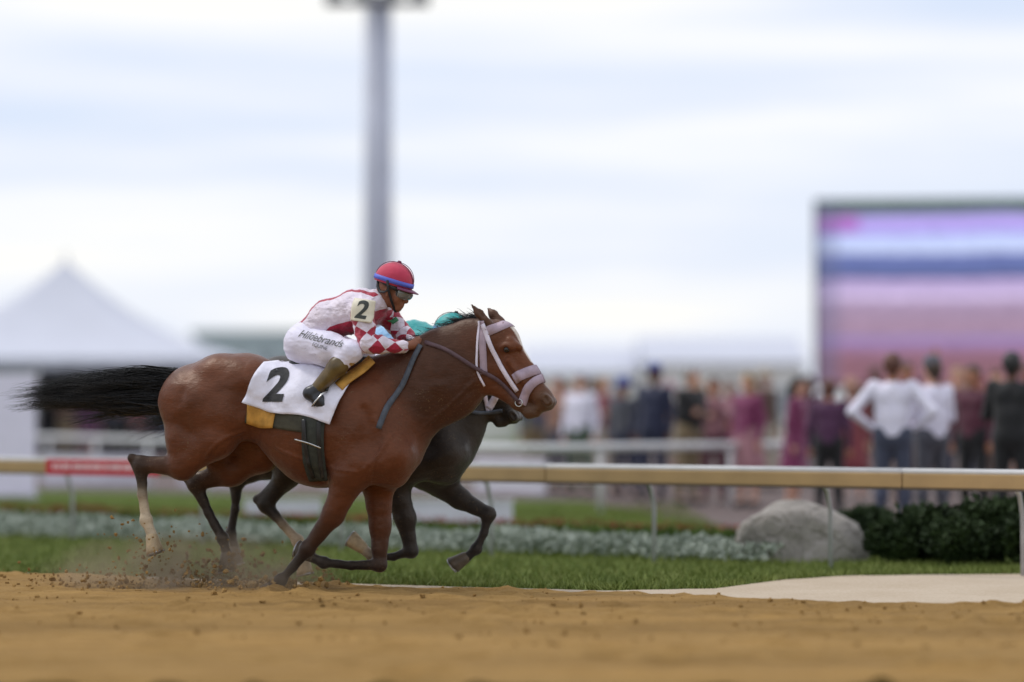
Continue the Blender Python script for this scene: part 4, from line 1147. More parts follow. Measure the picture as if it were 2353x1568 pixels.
# red banner on the rail
def rail_t(px_):          # where along the rail the pixel column falls
    d = ray(px_, 1070); k = d[0] / d[1]
    return (k * RA[1] - RA[0]) / (RU[0] - k * RU[1])
t0, t1 = rail_t(112), rail_t(372)
ban = empty('rail_banner', along(t0, 0, 0), RZ)
tag(ban, 'red banner with a white lettered band wrapped on the running rail', 'banner')
M_RED = plain('red_vinyl', lin(188, 26, 44), 0.4, 0.06, 8, 0.15, 12, 0.01)
M_BANW = plain('white_vinyl_print', lin(226, 190, 194), 0.4, 0.06, 8)
MB().box(0, t1 - t0, -0.0385, -0.0355, 0.648, 0.796).build('vinyl', M_RED, ban)
b = MB(); xx = 0.08; r = random.Random(3)
while xx < t1 - t0 - 0.1:                       # a white band of blocky marks, too blurred to read
    w_ = r.uniform(0.03, 0.075); b.box(xx, xx + w_, -0.0410, -0.0388, 0.700, 0.752); xx += w_ + r.uniform(0.008, 0.03)
b.build('white_marks', M_BANW, ban)

# ------------------------------------------------------------------ white pipe fence
pipe = empty('pipe_fence', (0, 0, 0)); tag(pipe, 'white round pipe fence behind the flower bed', 'fence')
pp = smooth_path([(-14.0, 57.5), (-9.1, 48.0), (-4.6, 39.5), (-0.4, 32.6), (1.8, 33.6), (4.3, 35.8)], 60)
MB().tube([(a, b_, 0.80) for a, b_ in pp], 0.050, 12).build('top_rail', M_RAILW, pipe, smooth=True)
MB().tube([(a, b_, 0.40) for a, b_ in pp], 0.022, 10).build('lower_rail', M_RAILW, pipe, smooth=True)
acc = 0; last = pp[0]
for p in pp:
    acc += np.linalg.norm(p - last); last = p
    if acc > 2.2: MB().tube([(p[0], p[1], -0.05), (p[0], p[1], 0.76)], 0.035, 10).build('post', M_RAILW, pipe, smooth=True); acc = 0

# ------------------------------------------------------------------ white boards and planters
M_WBOARD = plain('white_board_paint', lin(214, 212, 224), 0.55, 0.05, 3, 0.1, 40)
M_FRAME = plain('board_frame', lin(190, 190, 196), 0.4, 0.1, 8, metal=0.2)
def boards(p0, p1, w_, h_, z0=0.05):
    p0, p1 = np.array(p0), np.array(p1); L = np.linalg.norm(p1 - p0); n_ = int(L / w_); rz = math.atan2(*(p1 - p0)[::-1])
    for i in range(n_):
        p = p0 + (p1 - p0) * (i / n_)
        e_ = empty('low_board', (p[0], p[1], 0), rz)
        tag(e_, next(BN), 'board', 'row of low white boards')
        MB().box(0.01, w_ - 0.02, -0.02, 0.02, z0, h_).build('panel', M_WBOARD, e_, bevel=0.006)
        for fx in (0.2, w_ - 0.25): MB().prism([(fx, 0.0), (fx + 0.05, 0.0), (fx + 0.05, h_ * 0.6), (fx, h_ * 0.6)], 0.022, 0.06).box(fx, fx + 0.05, -0.18, 0.22, 0, 0.03).build('foot', M_FRAME, e_)
BN = iter(['low white board farthest left, behind the hind hock', 'low white board second from the left behind the bay hind legs', 'low white board third from the left behind the girth', 'low white board behind the dark foreleg'] + ['low white board farther along, number %d' % q for q in range(9)])
boards(ground_at(95, 1122)[:2], ground_at(1080, 1132)[:2], 2.0, 0.55)
boards(ground_at(1090, 1136)[:2], ground_at(1420, 1150)[:2], 1.8, 0.55)

banner = empty('banner_board', (*at(-120, 1000, 38.0)[:2], 0)); tag(banner, 'tall white banner board at the left edge of the photo', 'board')
w_ = at(82, 1000, 38)[0] - at(-120, 1000, 38)[0]
MB().box(0, w_, -0.02, 0.02, 0.06, 1.76).build('panel', plain('lilac_white_mesh', lin(238, 230, 252), 0.6, 0.03, 4, 0.3, 180), banner, bevel=0.004)
for fx in (0.02, w_ / 2, w_ - 0.05):
    MB().box(fx, fx + 0.04, 0.022, 0.062, 0, 1.78).box(fx - 0.01, fx + 0.05, -0.3, 0.4, 0, 0.03).build('upright', M_FRAME, banner)
for z_ in (0.03, 1.763): MB().box(-0.02, w_ + 0.02, -0.026, 0.026, z_, z_ + 0.028).build('frame_bar', M_FRAME, banner)

def planter(px0, px1, pyb, h_, lab):
    a, b_ = ground_at(px0, pyb), ground_at(px1, pyb); L = b_[0] - a[0]
    e_ = empty('planter_box', (a[0], a[1], 0)); tag(e_, lab, 'planter')
    MB().box(0, L, 0, 0.03, 0.02, h_).build('front_panel', M_WBOARD, e_, bevel=0.006)
    MB().box(0, L, 0.42, 0.45, 0.02, h_).build('back_panel', M_WBOARD, e_, bevel=0.006)
    for q0 in (0.0, L - 0.03): MB().box(q0, q0 + 0.03, 0.032, 0.418, 0.02, h_).build('end_panel', M_WBOARD, e_, bevel=0.006)
    MB().box(0.032, L - 0.032, 0.032, 0.418, 0.03, h_ - 0.05).build('soil', plain('soil', (0.05, 0.035, 0.025), 0.95, 0.3, 20, 0.6), e_)
    MB().box(-0.02, L + 0.02, -0.02, 0.035, h_ + 0.002, h_ + 0.03).build('rim', M_RAILW, e_, bevel=0.006)
planter(872, 1178, 1207, 0.25, 'long low white planter box on the lawn behind the forelegs')
planter(560, 735, 1186, 0.17, 'short low white planter box on the lawn behind the hind legs')

# ------------------------------------------------------------------ flower bed and shrubs
def leaf_mesh(name, P, size, material, up=0.3, parent=None):
    n = len(P); d = RNG.normal(0, 1, (n, 3)); d[:, 2] = np.abs(d[:, 2]) * 0.7 + up; d /= np.linalg.norm(d, axis=1)[:, None]
    s_ = np.cross(d, RNG.normal(0, 1, (n, 3))); s_ /= np.linalg.norm(s_, axis=1)[:, None] + 1e-9
    L = (size * RNG.uniform(0.6, 1.4, n))[:, None]
    nr = np.cross(d, s_)
    V = np.stack([P, P + d * L * 0.5 + s_ * L * 0.28 + nr * L * 0.05, P + d * L, P + d * L * 0.5 - s_ * L * 0.28 + nr * L * 0.05], 1).reshape(-1, 3)
    return mesh_np(name, V, np.arange(4 * n).reshape(-1, 4), material, parent, smooth=False)
def bed_points(n, t0, t1, o0, o1, h, lump=0.35, seed=1):
    t = RNG.uniform(t0, t1, n); o = RNG.uniform(o0, o1, n)
    top = h * (0.72 + lump * fbm(t * 2.2, o * 2.2, seed, 3)) * np.clip(np.minimum(o - o0, o1 - o) / 0.15, 0.25, 1) ** 0.5
    z = top * RNG.uniform(0, 1, n) ** 0.55
    p = RA[None] + t[:, None] * RU + o[:, None] * RN
    return np.stack([p[:, 0], p[:, 1], z], 1)
M_SILVER = grass_mat('silver_leaf', (0.20, 0.24, 0.19), (0.32, 0.36, 0.30), (0.44, 0.48, 0.42))
M_HEDGE = grass_mat('hedge_leaf', (0.030, 0.062, 0.010), (0.060, 0.105, 0.014), (0.10, 0.15, 0.022))
M_DKLEAF = grass_mat('dark_leaf', (0.012, 0.022, 0.009), (0.026, 0.045, 0.014), (0.045, 0.07, 0.022))
M_FLOWER = grass_mat('red_petal', (0.10, 0.018, 0.014), (0.24, 0.035, 0.028), (0.36, 0.07, 0.05))
tR = rail_t(1660)
tag(leaf_mesh('silver_groundcover', bed_points(26000, -6, tR, 0.65, 2.0, 0.20), 0.055, M_SILVER), 'grey green groundcover in the bed just behind the rail', 'groundcover', kind='stuff')
tag(leaf_mesh('low_hedge_leaves', bed_points(24000, -6, tR + 0.4, 2.3, 3.2, 0.20, 0.2, 4), 0.045, M_HEDGE), 'low bright green foliage behind the grey groundcover', 'foliage', kind='stuff')
tag(leaf_mesh('red_flowers', bed_points(7000, -6, tR + 0.6, 3.1, 3.7, 0.24, 0.2, 6), 0.035, M_FLOWER, 0.8), 'red flowers in a strip behind the low green foliage', 'flowers', kind='stuff')
shrub_src = []
for k in range(3):
    n = 2600; d = RNG.normal(0, 1, (n, 3)); d /= np.linalg.norm(d, axis=1)[:, None]
    lob = 0.75 + 0.35 * fbm(d[:, 0] * 2.2 + 9 + k, d[:, 1] * 2.2 + d[:, 2] + 4, 20 + k, 2)
    P = d * (lob * RNG.uniform(0.35, 1, n) ** 0.45)[:, None] * np.array([0.34, 0.30, 0.24]); P[:, 2] = np.abs(P[:, 2] + 0.20)
    shrub_src.append(P)
sl_ = ['dark green shrub right beside the boulder', 'second dark green shrub from the boulder', 'third dark green shrub from the boulder', 'fourth dark green shrub from the boulder', 'dark green shrub farthest from the boulder at the right edge', 'small dark shrub behind the boulder']
for k, (pxs, pyb, sc_) in enumerate([(2050, 1296, 0.85), (2128, 1292, 1.2), (2212, 1302, 0.95), (2292, 1296, 1.35), (2375, 1304, 1.05), (1985, 1270, 1.0)]):
    g_ = ground_at(pxs, pyb)
    e_ = empty('shrub', (g_[0], g_[1], 0), k * 1.3); e_.scale = (sc_,) * 3
    tag(e_, sl_[k], 'shrub', 'shrubs beside the boulder')
    lf = leaf_mesh('foliage', shrub_src[k % 3], 0.06, M_DKLEAF, 0.2, e_)
    b = MB()
    for q in range(5):
        a_ = q * 1.26; b.tube([(0, 0, 0), (0.06 * math.cos(a_), 0.06 * math.sin(a_), 0.15), (0.16 * math.cos(a_), 0.14 * math.sin(a_), 0.32)], [0.012, 0.009, 0.004], 6)
    b.build('stems', plain('shrub_bark', (0.06, 0.045, 0.03), 0.9, 0.3, 30), e_, smooth=True)
# boulder
bm = bmesh.new(); bmesh.ops.create_icosphere(bm, subdivisions=5, radius=1.0)
bv = np.array([v.co[:] for v in bm.verts])
rad = 1 + 0.20 * fbm(bv[:, 0] * 1.3 + 4, bv[:, 1] * 1.3 + bv[:, 2] * 1.1 + 9, 31, 3) + 0.05 * fbm(bv[:, 0] * 5 + 4, bv[:, 2] * 5 + bv[:, 1] * 3, 32, 3)
bv = np.sign(bv) * np.abs(bv) ** 0.82 * rad[:, None] * np.array([0.50, 0.36, 0.40])
for v, c in zip(bm.verts, bv): v.co = (c[0] - 0.08 * (c[2] / 0.4), c[1], max(c[2] + 0.06, -0.05))
me = bpy.data.meshes.new('boulder'); bm.to_mesh(me); bm.free()
for p in me.polygons: p.use_smooth = True
m = N('boulder_stone'); m.color(m.mix(0.4, m.ramp(m.noise(3, 5), [(0.3, (0.23, 0.205, 0.18)), (0.7, (0.42, 0.385, 0.345))]), m.ramp(m.noise(28, 5), [(0.3, (0.17, 0.155, 0.14)), (0.7, (0.46, 0.43, 0.40))]))).set(rough=0.9); vo = m.n('ShaderNodeTexVoronoi', feature='DISTANCE_TO_EDGE'); vo.inputs['Scale'].default_value = 4.0; m.l(m.n('ShaderNodeTexCoord').outputs['Object'], vo.inputs['Vector'])
m.bump(m.math('ADD', m.noise(22, 6, 0.65), m.math('MULTIPLY', m.math('MINIMUM', vo.outputs['Distance'], 0.05), 12.0)), 0.8, 0.03)
me.materials.append(m.m); bo = bpy.data.objects.new('boulder', me); g_ = ground_at(1850, 1292); bo.location = (g_[0], g_[1] + 0.2, 0); COL.objects.link(bo)
tag(bo, 'pale rounded boulder behind the rail next to the dark shrubs', 'boulder')

# ------------------------------------------------------------------ tents
M_TENT = plain('white_tent_canvas', lin(194, 197, 210), 0.6, 0.03, 1.2, 0.25, 3.0, 0.03)
M_TENTD = plain('shaded_tent_wall', lin(112, 112, 122), 0.8, 0.1, 1.5)  # wall canvas coloured dark grey to paint in the shade inside the tent
M_POLE = plain('tent_pole', lin(200, 200, 205), 0.4, 0.05, 4, metal=0.4)
def pagoda(name, loc, hw, hd, eave, peak, label, rz=0.0, back=True):
    e_ = empty(name, loc, rz); tag(e_, label, 'tent')
    n = 26; V = []; Fc = []
    for i in range(n + 1):
        t = i / n
        z = eave + (peak - eave) * (0.45 * t ** 1.0 + 0.55 * t ** 2.6)
        k = 1 - t
        ring = []
        for (a0, a1) in (((-1, -1), (1, -1)), ((1, -1), (1, 1)), ((1, 1), (-1, 1)), ((-1, 1), (-1, -1))):
            for j in range(6):
                u = j / 6; xx_ = a0[0] + (a1[0] - a0[0]) * u; yy_ = a0[1] + (a1[1] - a0[1]) * u
                sag = 0.10 * hw * 0.2 * math.sin(math.pi * u) * t * (1 - t) * 4
                V.append((xx_ * hw * k * (1 - 0.0), yy_ * hd * k, z - sag * 0.35))
    m_ = 24
    for i in range(n):
        for j in range(m_): Fc.append((i * m_ + j, i * m_ + (j + 1) % m_, (i + 1) * m_ + (j + 1) % m_, (i + 1) * m_ + j))
    rf = MB().add(V, Fc).build('roof', M_TENT, e_, smooth=True)
    MB().tube([(0, 0, peak - 0.15), (0, 0, peak + 0.25)], 0.04, 8).build('finial', M_POLE, rf, smooth=True)
    va = MB()
    for (xa, ya, xb, yb) in ((-hw, -hd, hw, -hd), (hw, -hd, hw, hd), (hw, hd, -hw, hd), (-hw, hd, -hw, -hd)):
        nn = 24; P0 = [(xa + (xb - xa) * q / nn, ya + (yb - ya) * q / nn) for q in range(nn + 1)]
        v_ = []; f_ = []
        for q, (a, b_) in enumerate(P0): v_ += [(a, b_, eave + 0.01), (a, b_, eave - 0.26 - 0.05 * abs(math.sin(q * math.pi / 2)))]
        for q in range(nn): f_.append((2 * q, 2 * q + 2, 2 * q + 3, 2 * q + 1))
        va.add(v_, f_)
    va.build('valance', M_TENT, e_)
    for sx_ in (-1, 0, 1):
        for sy_ in (-1, 1): MB().tube([(sx_ * (hw - 0.05), sy_ * (hd - 0.05), 0), (sx_ * (hw - 0.05), sy_ * (hd - 0.05), eave + 0.03)], 0.05, 8).build('pole', M_POLE, e_, smooth=True)
    if back:
        MB().box(-hw + 0.1, hw - 0.1, hd - 0.1, hd - 0.07, 0.02, eave - 0.02).build('back_wall', M_TENTD, e_)
        for sx_ in (-1, 1): MB().box(sx_ * (hw - 0.12) - 0.015, sx_ * (hw - 0.12) + 0.015, -hd + 0.2, hd - 0.12, 0.02, eave - 0.02).build('side_wall', M_TENTD, e_)
    return e_
pagoda('marquee_tent', (*at(150, 800, 80)[:2], 0), 5.6, 5.0, 2.72, 5.75, 'large white peaked marquee tent at left behind the tail')
M_TW = plain('white_tent_wall', lin(232, 230, 228), 0.65, 0.03, 1.5, 0.2, 4, 0.02)
def frame_tent(px0, px1, dep, eave, ridge, label):
    a, b_ = at(px0, 900, dep), at(px1, 900, dep); L = b_[0] - a[0]; D = 8.0
    e_ = empty('frame_tent', (a[0], dep, 0)); tag(e_, label, 'tent')
    v = [(-0.2, -0.2, eave), (L + 0.2, -0.2, eave), (L + 0.2, D + 0.2, eave), (-0.2, D + 0.2, eave), (-0.2, D / 2, ridge), (L + 0.2, D / 2, ridge)]
    MB().add(v, [(0, 1, 5, 4), (2, 3, 4, 5), (0, 4, 3), (1, 2, 5)]).build('roof', M_TENT, e_)
    nb = max(2, int(L / 2.5)); w_ = L / nb
    for i in range(nb):
        MB().box(i * w_ + 0.03, (i + 1) * w_ - 0.03, -0.02, 0.02, 0.02, eave - 0.01).build('wall_panel', M_TW, e_)
        MB().tube([(i * w_, 0, 0), (i * w_, 0, eave)], 0.04, 8).build('pole', M_POLE, e_, smooth=True)
        if i % 2: MB().box(i * w_ + 0.5, (i + 1) * w_ - 0.5, -0.06, -0.025, 1.0, 2.0).build('window', plain('clear_vinyl', (0.35, 0.38, 0.42), 0.15, 0.1, 2), e_)
    for sx_ in (0, L): MB().box(sx_ - 0.02, sx_ + 0.02, 0.05, D, 0.02, eave - 0.01).build('end_wall', M_TW, e_)
frame_tent(1215, 1465, 95, 2.6, 3.6, 'white frame tent just right of the bay horse muzzle')
frame_tent(1490, 1850, 92, 2.9, 3.9, 'long white frame tent left of the video board')
frame_tent(2000, 2500, 100, 2.6, 3.4, 'white frame tent behind the video board')
frame_tent(600, 1190, 104, 2.2, 3.0, 'low white frame tent behind the jockeys')

# pale building beyond the tents
bl = empty('pale_building', (*at(448, 900, 125)[:2], 0)); tag(bl, 'pale blue grey flat roofed building beyond the big tent', 'building')
MB().box(0, 5.4, 0, 8, 0, 4.75).build('wall', plain('pale_cladding', lin(186, 196, 208), 0.7, 0.05, 1), bl)
MB().box(-0.2, 5.6, -0.2, 8.2, 4.752, 5.0).build('roof', plain('roof_fascia', lin(170, 180, 194), 0.6, 0.05, 1), bl)
for i in range(4):
    for z_ in (0.9, 2.9):
        wn_ = MB().box(0.35 + i * 1.25, 1.25 + i * 1.25, -0.05, -0.003, z_, z_ + 1.1).build('window', plain('window_frame', lin(215, 218, 222), 0.5), bl)
        MB().box(0.42 + i * 1.25, 1.18 + i * 1.25, -0.062, -0.053, z_ + 0.07, z_ + 1.03).build('pane', plain('window_glass', (0.14, 0.17, 0.21), 0.1, 0.1, 1), wn_)

# ------------------------------------------------------------------ light mast
c_ = at(868, 700, 60)
mast = empty('light_mast', (c_[0], c_[1], 0)); tag(mast, 'tall grey light mast with a crossarm of floodlights behind the red helmet', 'mast')
M_MAST = plain('galvanised_mast', lin(188, 191, 206), 0.6, 0.06, 2, 0.1, 20)
ztop = at(868, 14, 60)[2]
MB().tube([(0, 0, 0), (0, 0, 5), (0, 0, ztop + 0.25)], [0.36, 0.33, 0.30], 24).build('pole', M_MAST, mast, smooth=True)
MB().tube([(0, 0, 0), (0, 0, 0.06)], 0.48, 20).build('base_plate', M_MAST, mast)
MB().box(-1.15, 1.15, -0.36, -0.24, ztop - 0.05, ztop + 0.07).build('crossarm', plain('dark_steel', lin(92, 88, 92), 0.5, 0.1, 6), mast, bevel=0.01)
for k in range(4):
    xk = -0.96 + k * 0.64
    b = MB(); b.box(xk - 0.2, xk + 0.2, -0.62, -0.37, ztop + 0.02, ztop + 0.40)
    lo_ = b.build('floodlight', plain('floodlight_housing', lin(96, 92, 96), 0.5, 0.1, 8), mast, bevel=0.03)
    MB().box(xk - 0.16, xk + 0.16, -0.640, -0.623, ztop + 0.06, ztop + 0.36).build('lens', plain('lamp_glass', (0.5, 0.52, 0.55), 0.1, 0.05, 5), lo_)
MB().box(-0.20, 0.20, -0.42, -0.29, 1.2, 2.0).build('control_box', M_FRAME, mast, bevel=0.01)

# ------------------------------------------------------------------ video board
vb0 = at(1872, 900, 70); vang = math.radians(-7)
vb = empty('video_board', (vb0[0], vb0[1], 0), vang); tag(vb, 'giant video board showing lavender and blue bands behind the crowd', 'screen')
zt, zb, zc, VW = at(1872, 468, 70)[2], at(1872, 884, 70)[2], at(1872, 826, 70)[2], 9.0
def screen_material():
    m = N('led_screen'); co = m.n('ShaderNodeTexCoord').outputs['Object']
    sp_ = m.n('ShaderNodeSeparateXYZ'); m.l(co, sp_.inputs[0])
    v = m.n('ShaderNodeMapRange'); m.l(sp_.outputs['Z'], v.inputs[0]); v.inputs[1].default_value = zt; v.inputs[2].default_value = zc; v.inputs[3].default_value = 0; v.inputs[4].default_value = 1
    wob = m.math('ADD', v.outputs[0], m.math('MULTIPLY', m.math('SUBTRACT', m.noise(0.7, 3, 0.5, vec=co, stretch=(1.0, 1, 0.4)), 0.5), 0.035))
    L_ = lin
    st = [(0.0, L_(78, 104, 96)), (0.068, L_(84, 112, 100)), (0.078, L_(176, 158, 232)), (0.165, L_(190, 176, 246)), (0.185, L_(168, 138, 212)), (0.20, L_(170, 186, 248)), (0.25, L_(206, 222, 255)),
          (0.318, L_(200, 214, 252)), (0.328, L_(84, 88, 140)), (0.37, L_(112, 128, 190)), (0.44, L_(84, 100, 152)), (0.485, L_(70, 74, 112)), (0.496, L_(214, 196, 248)), (0.515, L_(196, 176, 220)), (0.56, L_(180, 160, 200)),
          (0.60, L_(218, 202, 236)), (0.635, L_(180, 156, 190)), (0.66, L_(164, 142, 168)), (0.84, L_(166, 136, 158)), (0.88, L_(140, 126, 184)), (0.915, L_(168, 130, 168)), (0.94, L_(150, 112, 140)), (1.0, L_(138, 96, 108))]
    rp_ = m.ramp(wob, st[:1] + st[1:])
    blk = m.ramp(m.noise(2.3, 4, 0.7, vec=co, stretch=(0.9, 1, 2.6)), [(0.3, (0.72, 0.70, 0.76)), (0.7, (1.12, 1.10, 1.12))])
    c = m.mix(1.0, rp_, blk, 'MULTIPLY')
    # magenta panel at the left of the top band
    mag = m.math('MULTIPLY', m.math('LESS_THAN', sp_.outputs['X'], 1.15), m.math('MULTIPLY', m.math('GREATER_THAN', v.outputs[0], 0.08), m.math('LESS_THAN', v.outputs[0], 0.19)))
    c = m.mix(m.math('MULTIPLY', mag, 0.75), c, L_(168, 84, 176))
    dk = m.math('LESS_THAN', sp_.outputs['X'], 0.62)
    c = m.mix(m.math('MULTIPLY', dk, 0.45), c, L_(92, 96, 128))
    gx = m.math('LESS_THAN', m.math('FRACT', m.math('MULTIPLY', sp_.outputs['X'], 2.0)), 0.03); gz = m.math('LESS_THAN', m.math('FRACT', m.math('MULTIPLY', sp_.outputs['Z'], 2.0)), 0.03)
    c = m.mix(m.math('MULTIPLY', m.math('MAXIMUM', gx, gz), 0.35), c, (0.02, 0.02, 0.03))
    m.color((0.01, 0.01, 0.012)).set(rough=0.35)
    m.l(c, m.b.inputs['Emission Color']); m.b.inputs['Emission Strength'].default_value = 1.1
    return m.m
M_SCRF = plain('screen_housing', lin(40, 42, 52), 0.5, 0.1, 3)
MB().box(0, VW, 0.02, 0.55, zb - 0.10, zt + 0.10).build('housing', M_SCRF, vb, bevel=0.02)
MB().box(0.10, VW - 0.10, 0.0, 0.017, zb, zt).build('display', screen_material(), vb)
for sx_ in (0.6, 3.2, 5.8, 8.4):
    b = MB(); b.tube([(sx_, 0.3, 0), (sx_, 0.3, zb - 0.1)], 0.08, 8).tube([(sx_, 1.6, 0), (sx_, 0.5, zb + 1)], 0.05, 8); b.build('support_leg', M_MAST, vb, smooth=True)
for sx_ in (0.6, 3.2, 5.8):
    MB().tube([(sx_, 0.3, 0.2), (sx_ + 2.6, 0.3, zb - 0.3)], 0.04, 6).build('brace', M_MAST, vb, smooth=True)

# ------------------------------------------------------------------ spectators
def person_solids(pose):
    """Skin, top, bottoms, hair and shoes of a standing figure 1.72 m tall that faces -y."""
    A = lambda *p: np.array(p, float)
    sh = [A(-0.185, 0, 1.41), A(0.185, 0, 1.41)]
    hip = [A(-0.09, 0, 0.93), A(0.09, 0, 0.93)]; kn = [A(-0.11, -0.015, 0.50), A(0.11, -0.02, 0.50)]; an = [A(-0.12, 0.02, 0.09), A(0.13, 0.0, 0.09)]
    el = [A(-0.25, 0.03, 1.12), A(0.25, 0.03, 1.12)]; wr = [A(-0.25, -0.06, 0.88), A(0.25, -0.06, 0.88)]
    hd_dir = [A(0, -0.02, -1), A(0, -0.02, -1)]
    if pose == 'akimbo':
        el = [A(-0.40, 0.09, 1.17), A(0.40, 0.09, 1.17)]; wr = [A(-0.20, -0.02, 1.00), A(0.20, -0.02, 1.00)]; hd_dir = [A(0.6, -0.5, -0.5), A(-0.6, -0.5, -0.5)]
    if pose == 'phone':
        el = [A(-0.24, -0.16, 1.20), A(0.24, -0.16, 1.20)]; wr = [A(-0.07, -0.30, 1.42), A(0.07, -0.30, 1.42)]; hd_dir = [A(0.2, -0.2, 1), A(-0.2, -0.2, 1)]
    if pose == 'wave':
        el[1] = A(0.36, -0.05, 1.56); wr[1] = A(0.33, -0.10, 1.80); hd_dir[1] = A(0, 0, 1)
    if pose == 'folded':
        el = [A(-0.26, -0.04, 1.13), A(0.26, -0.04, 1.13)]; wr = [A(0.06, -0.20, 1.14), A(-0.06, -0.22, 1.18)]; hd_dir = [A(1, -0.1, 0.1), A(-1, -0.1, 0.1)]
    def torso(s, g):
        s.cone(A(0, 0, 0.95), A(0, 0, 1.12), 0.125 + g, 0.115 + g, 0.06, 1.0); s.p[-1] = s.p[-1]
        for sx_ in (-1, 1):
            s.cone(A(sx_ * 0.06, 0, 0.95), A(sx_ * 0.055, 0, 1.12), 0.115 + g, 0.100 + g, 0.06); s.cone(A(sx_ * 0.055, 0, 1.12), A(sx_ * 0.08, -0.005, 1.31), 0.100 + g, 0.108 + g, 0.06)
            s.cone(A(sx_ * 0.08, 0, 1.33), sh[(sx_ + 1) // 2], 0.085 + g, 0.060 + g, 0.06)
        s.cone(A(0, 0.01, 1.40), A(0, 0.0, 1.47), 0.075 + g, 0.052 + g * 0.5, 0.05)
    def arms(s, g, full=True):
        for q in (0, 1):
            s.cone(sh[q], el[q], 0.056 + g, 0.042 + g, 0.03)
            if full: s.cone(el[q], wr[q], 0.042 + g, 0.028 + g, 0.02)
    def legs(s, g, low=True):
        for q in (0, 1):
            s.cone(hip[q], kn[q], 0.098 + g, 0.060 + g, 0.05); 
            if low: s.cone(kn[q], kn[q] * 0.6 + an[q] * 0.4, 0.058 + g, 0.058 + g, 0.03); s.cone(kn[q] * 0.6 + an[q] * 0.4, an[q], 0.058 + g, 0.038 + g, 0.03)
    body = Solid(); torso(body, -0.008); arms(body, -0.004); legs(body, -0.008)
    body.cone(A(0, 0.01, 1.44), A(0, -0.005, 1.54), 0.050, 0.052, 0.03).cone(A(0, 0.01, 1.63), A(0, -0.01, 1.64), 0.088, 0.084, 0.03, 1.0)
    body.cone(A(0, -0.025, 1.58), A(0, -0.035, 1.545), 0.060, 0.045, 0.03).cone(A(0, -0.09, 1.625), A(0, -0.105, 1.595), 0.010, 0.016, 0.012)
    body.cone(A(0, -0.075, 1.562), A(0, -0.078, 1.560), 0.016, 0.014, 0.012)
    for sx_ in (-1, 1):
        body.cone(A(sx_ * 0.084, 0.005, 1.625), A(sx_ * 0.082, 0.005, 1.59), 0.015, 0.010, 0.012)
        body.ball(A(sx_ * 0.034, -0.092, 1.635), 0.014, 0.010, 1, 0, True)
    for q in (0, 1):
        d = hd_dir[q] / np.linalg.norm(hd_dir[q]); s0 = np.cross(d, A(0, 1, 0.2)); s0 /= np.linalg.norm(s0); pl = wr[q] + d * 0.065
        body.cone(wr[q], pl, 0.026, 0.032, 0.02)
        for k in range(4): body.cone(pl + s0 * (-0.027 + 0.018 * k), pl + s0 * (-0.030 + 0.020 * k) + d * (0.075 - 0.006 * abs(k - 1.4)), 0.010, 0.008, 0.008)
        body.cone(pl - s0 * 0.025 - d * 0.01, pl - s0 * 0.058 + d * 0.035, 0.011, 0.008, 0.01)
        body.cone(an[q], an[q] + A(0, -0.12, -0.045), 0.036, 0.030, 0.02)
    top = Solid(); torso(top, 0.008); arms(top, 0.008, pose != 'short'); 
    bot = Solid()
    if pose == 'dress':
        for sx_ in (-1, 1): bot.cone(A(sx_ * 0.055, 0, 1.05), A(sx_ * 0.11, 0, 0.55), 0.12, 0.165, 0.10)
    else:
        legs(bot, 0.010); bot.cone(A(0, 0, 0.93), A(0, 0, 0.99), 0.135, 0.128, 0.06)
        for sx_ in (-1, 1): bot.cone(A(sx_ * 0.06, 0, 0.92), A(sx_ * 0.06, 0, 0.98), 0.122, 0.118, 0.05)
    hair = Solid(); hair.cone(A(0, 0.025, 1.65), A(0, 0.005, 1.672), 0.094, 0.088, 0.03).cone(A(0, 0.06, 1.60), A(0, 0.065, 1.56), 0.06, 0.045, 0.04)
    if pose in ('dress', 'phone'): hair.cone(A(0, 0.07, 1.58), A(0, 0.085, 1.40), 0.075, 0.055, 0.05)
    shoes = [Solid().cone(an[q] + A(0, 0.03, -0.03), an[q] + A(0, -0.06, -0.045), 0.044, 0.044, 0.02).cone(an[q] + A(0, -0.06, -0.045), an[q] + A(0, -0.15, -0.055), 0.044, 0.034, 0.02) for q in (0, 1)]
    return body, top, bot, hair, shoes
PROTO = {}
for pose in ('down', 'akimbo', 'phone', 'wave', 'folded', 'dress'):
    body, top, bot, hair, shoes = person_solids(pose); parts = []
    for nm, so, hh in [('body', body, 0.010), ('shirt', top, 0.013), ('skirt' if pose == 'dress' else 'trousers', bot, 0.014), ('hair', hair, 0.013), ('shoe', shoes[0], 0.012), ('shoe', shoes[1], 0.012)]:
        V, Fq = so.mesh(hh)
        me_o = mesh_np(nm, relax(V, Fq, 1), Fq, None); me_o.data.materials.append(M_SKIN)
        parts.append((nm, me_o.data)); COL.objects.unlink(me_o); bpy.data.objects.remove(me_o)
    PROTO[pose] = parts
hat_b = MB()
prof = [(0.0, 0.135), (0.06, 0.13), (0.095, 0.10), (0.102, 0.03), (0.20, 0.015), (0.23, 0.0), (0.20, 0.002), (0.10, 0.012)]
nn = 24; V = [(r_ * math.cos(6.2832 * i / nn), r_ * math.sin(6.2832 * i / nn), z_) for r_, z_ in prof for i in range(nn)]
Fc = [(j * nn + i, j * nn + (i + 1) % nn, (j + 1) * nn + (i + 1) % nn, (j + 1) * nn + i) for j in range(len(prof) - 1) for i in range(nn)]
ho = MB().add(V, Fc).build('hat', M_SKIN, smooth=True); HAT = ho.data; bpy.data.objects.remove(ho)
cap_prof = [(0.0, 0.115), (0.05, 0.108), (0.088, 0.075), (0.100, 0.0)]
